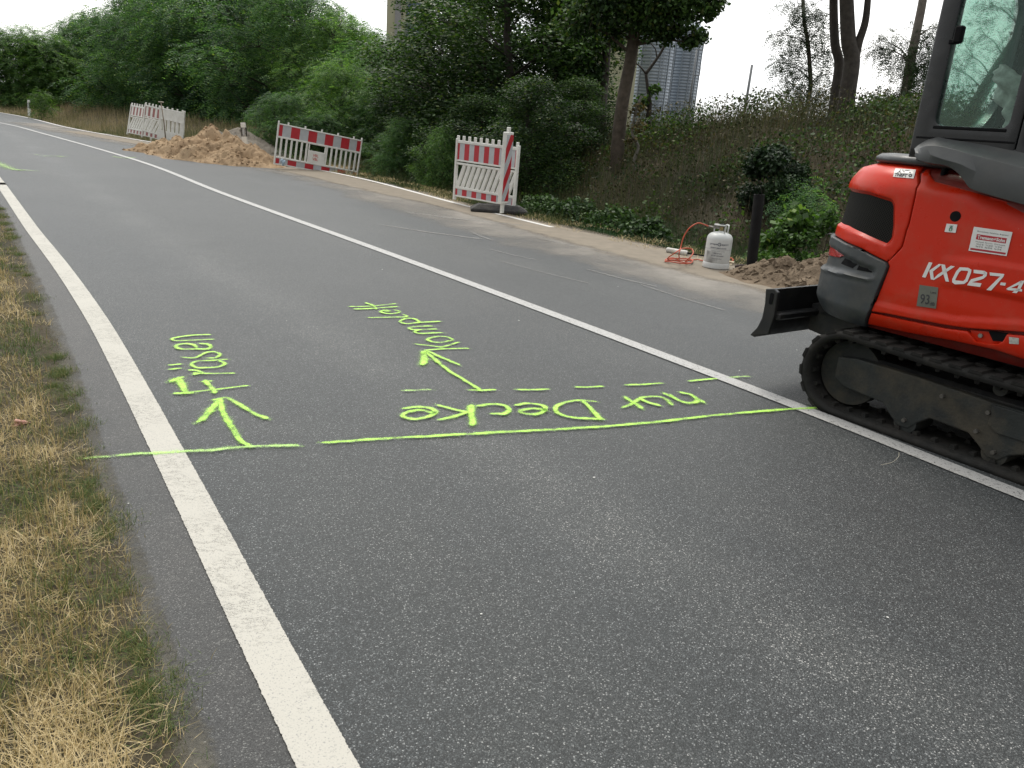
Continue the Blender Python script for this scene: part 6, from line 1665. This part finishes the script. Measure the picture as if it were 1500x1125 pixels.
X, Y, d, r = sample_right(75000, -3, 24, 1.6, 9.5, 73, .9)
pn = fbm(X, Y, .7, 4, 9); cp = np.clip(.62+(pn-.47)*1.5-.28*np.clip(1-(d-1.6)/1.6, 0, 1)+r.normal(size=len(X))*.16, 0, 1); dist = np.hypot(X, Y)
blades('bank_weeds', np.stack([X, Y, ground_z(X, Y)-.02], 1), (.14+.50*r.random(len(X))**1.5)*(.6+.9*pn), .0035*(1+dist*.06), np.clip(.35+.35*r.normal(size=len(X)), .02, 1.1), cp, MB_B, r)
X, Y, d, r = sample_right(9000, 0, 24, -.1, .75, 77, 1.0); dist = np.hypot(X, Y); kp = fbm(X, Y, 2.5, 3, 44) > .42; X, Y, d, dist = X[kp], Y[kp], d[kp], dist[kp]
blades('dry_litter', np.stack([X, Y, np.maximum(ground_z(X, Y), .0)+.006], 1), .03+.09*r.random(len(X)), .003*(1+dist*.07), np.clip(.95+.25*r.normal(size=len(X)), .3, 1.4), np.clip(.8+.15*r.normal(size=len(X)), 0, 1), MB_L, r)
X, Y, d, r = sample_right(150000, -4, 24, 1.0, 9.0, 78, .9); fb = fbm(X, Y, .55, 4, 61); kp = r.random(len(X)) < np.clip((fb-.46)*6, 0, 1); X, Y, fb = X[kp], Y[kp], fb[kp]
Pq = np.stack([X, Y, ground_z(X, Y)+r.random(len(X))*np.clip((fb-.48)*5, .1, .65)], 1)
tag(put('bank_scrub', card_mesh('bank_scrub', leaves(Pq, unit(r.normal(size=(len(X), 3))), r, .06, 1.0), m_leaf('scrub_leaf', (.022, .050, .018), (.075, .125, .042), (.15, .15, .06), .25, (.93, .99), 1.0)), None), kind='stuff')
# tall thin stalks on the crest, seen against the sky
X, Y, d, r = sample_right(9000, -6, 20, 5.2, 9.5, 74, 1.0); dist = np.hypot(X, Y)
blades('crest_stalks', np.stack([X, Y, ground_z(X, Y)-.02], 1), .35+.65*r.random(len(X))**1.6, .006*(1+dist*.03), np.clip(.12+.12*r.normal(size=len(X)), .01, .6), np.clip(.62+.22*r.normal(size=len(X)), 0, .93), MB_B, r)
X, Y, d, r = sample_right(52000, -6, 22, 2.2, 9.5, 75, .8); hh = r.random(len(X))**1.5*.75*np.clip((d-1.2)/4, .35, 1)
Pq = np.stack([X, Y, ground_z(X, Y)+hh], 1); V = leaves(Pq, unit(r.normal(size=(len(X), 3))), r, .05, 1.2); m = r.random(len(X)) < .62
tag(put('bank_leaves', card_mesh('bank_leaves', V, m_leaf('bank_leaf', (.030, .034, .018), (.085, .075, .040), (.17, .14, .08), .2, (.85, .97), 1.1)), None), kind='stuff')

# ---- silos, tower, poles
def m_corr(name, a, b, pitch):
    k = N(name); P = k.pos(); s = k.n('SeparateXYZ'); k.set(s, 0, P); f = k.math('SINE', k.math('MULTIPLY', s.outputs[2], 6.283/pitch))
    c = k.mix(k.ramp(f, (0, 0.), (.6, 1.)), a, b); v = k.ramp(k.noise(.35, 4, .6, P), (.3, (.8, .82, .85)), (.7, (1.1, 1.1, 1.1))); k.bump(f, .35, .05)  # light and shade of the corrugation put into the colour, besides the bump
    return k.p(color=k.mix(1.0, c, v, 'MULTIPLY'), rough=.45, metal=.35)
M_SILO = m_corr('silo_steel', (.24, .28, .325), (.38, .43, .48), .42)
def silo(x, Yd, rad_px, topy, label):
    c = AT(x, 155, Yd); rad = rad_px/1150*Yd*1.03; H = AT(x, topy, Yd).z; root = empty('silo', (c.x, c.y, 0), label, 'silo', 'corrugated steel silos')
    mb = MB(); mb.smooth = True; mb.lathe([(rad, -.5), (rad, H), (rad*.2, H+rad*.55), (.01, H+rad*.6)], 40); o = child(mb, 'shell', M_SILO, root); autosmooth(o, 30)
    for i in range(12):
        th = 2*math.pi*i/12+.2; mb = MB(); mb.box(rad, rad+.10, -.07, .07, 0, H, Matrix.Rotation(th, 4, 'Z')); child(mb, 'stiffener', simple('silo_rib', (.30, .34, .38), .5, metal=.3) if 'silo_rib' not in bpy.data.materials else bpy.data.materials['silo_rib'], root)
    mb = MB(); th = -1.2
    for dx in (-.25, .25): mb.box(rad+.35, rad+.42, dx-.03, dx+.03, 0, H, Matrix.Rotation(th, 4, 'Z'))
    for j in range(int(H/.6)): mb.box(rad+.36, rad+.41, -.25, .25, j*.6, j*.6+.05, Matrix.Rotation(th, 4, 'Z'))
    child(mb, 'ladder', bpy.data.materials['silo_rib'], root); return root
silo(950, 118, 25, 22, 'left corrugated steel silo, partly hidden by the leaning trunk'); silo(994, 124, 21, 40, 'right corrugated steel silo with ladder towards the open sky')
M_YB = simple('yellow_cladding', (.42, .42, .29), .7, .08, .4)
c = AT(893, 150, 112); root = empty('industrial_building', (c.x, c.y, 0), 'yellow clad building between the dark trees and the silos', 'building')
mb = MB(); mb.box(-4.5, 2.6, -4, 4, -1, AT(893, 40, 112).z); child(mb, 'wall', M_YB, root)
for i in range(10): mb = MB(); mb.box(-4.5+i*.72, -4.4+i*.72, -4.08, -4.0, 0, AT(893, 40, 112).z-.2); child(mb, 'cladding_rib', M_YB, root)
mb = MB(); mb.box(-4.8, 2.9, -4.3, 4.3, AT(893, 40, 112).z, AT(893, 40, 112).z+.5); child(mb, 'roof_edge', simple('grey_trim', (.3, .3, .3), .6), root)
c = AT(600, 150, 105); root = empty('industrial_tower', (c.x, c.y, 0), 'tall pale yellow tower glimpsed through the leaves left of the dark trees', 'building'); Ht = AT(600, -30, 105).z
mb = MB(); mb.box(-2.6, 2.2, -3, 3, -1, Ht); child(mb, 'wall', M_YB, root)
for zz in (AT(600, 75, 105).z, AT(600, 45, 105).z, AT(600, 15, 105).z):
    mb = MB(); mb.box(-.3, 1.5, -3.06, -3.0, zz-.9, zz+.5); child(mb, 'window', simple('window_glass', (.10, .14, .20), .15) if 'window_glass' not in bpy.data.materials else bpy.data.materials['window_glass'], root)
mb = MB(); mb.box(-1.6, -.9, -3.12, -3.0, 0, Ht); child(mb, 'conduit', bpy.data.materials['grey_trim'], root)
def pole(x, yb, yt, Yd, rad, label, arms=()):
    a = AT(x, yb, Yd); H = AT(x, yt, Yd).z-a.z+2; root = empty('pole', (a.x, a.y, a.z-2), label, 'pole')
    mb = MB(); mb.smooth = True; mb.tube([Vector((0, 0, 0)), Vector((0, 0, H))], [rad, rad*.8], 10); child(mb, 'shaft', simple('pole_steel', (.16, .17, .18), .5), root)
    for z, l in arms: mb = MB(); mb.tube([Vector((0, 0, z)), Vector((l, 0, z))], rad*.5, 6); mb.tube([Vector((l, 0, z)), Vector((l, 0, z+.9))], rad*.4, 6); child(mb, 'bracket', bpy.data.materials['pole_steel'], root)
pole(1010, 152, 72, 100, .13, 'steel pole with small brackets right next to the silos', ((5.2, .7), (8.0, .7)))
pole(1091, 162, 94, 60, .11, 'thin bare wooden pole standing alone on the bank crest')
# fence of thin wire behind the cab
fa = AT(1385, 178, 24); fb = AT(1520, 190, 24); root = empty('wire_fence', tuple(fa), 'fine wire mesh fence behind the leaning locust', 'fence')
mb = MB(); d = fb-fa
for i in range(4): p = fa+d*i/3; mb.tube([p-ez*1.2, p+ez*1.0], .03, 6)
put('posts', mb.mesh('posts'), bpy.data.materials['pole_steel'], root); mb = MB()
for i in range(22): mb.tube([fa+ez*(-1+i*.095), fb+ez*(-1+i*.095)], .004, 3)
put('wires', mb.mesh('wires'), bpy.data.materials['pole_steel'], root)
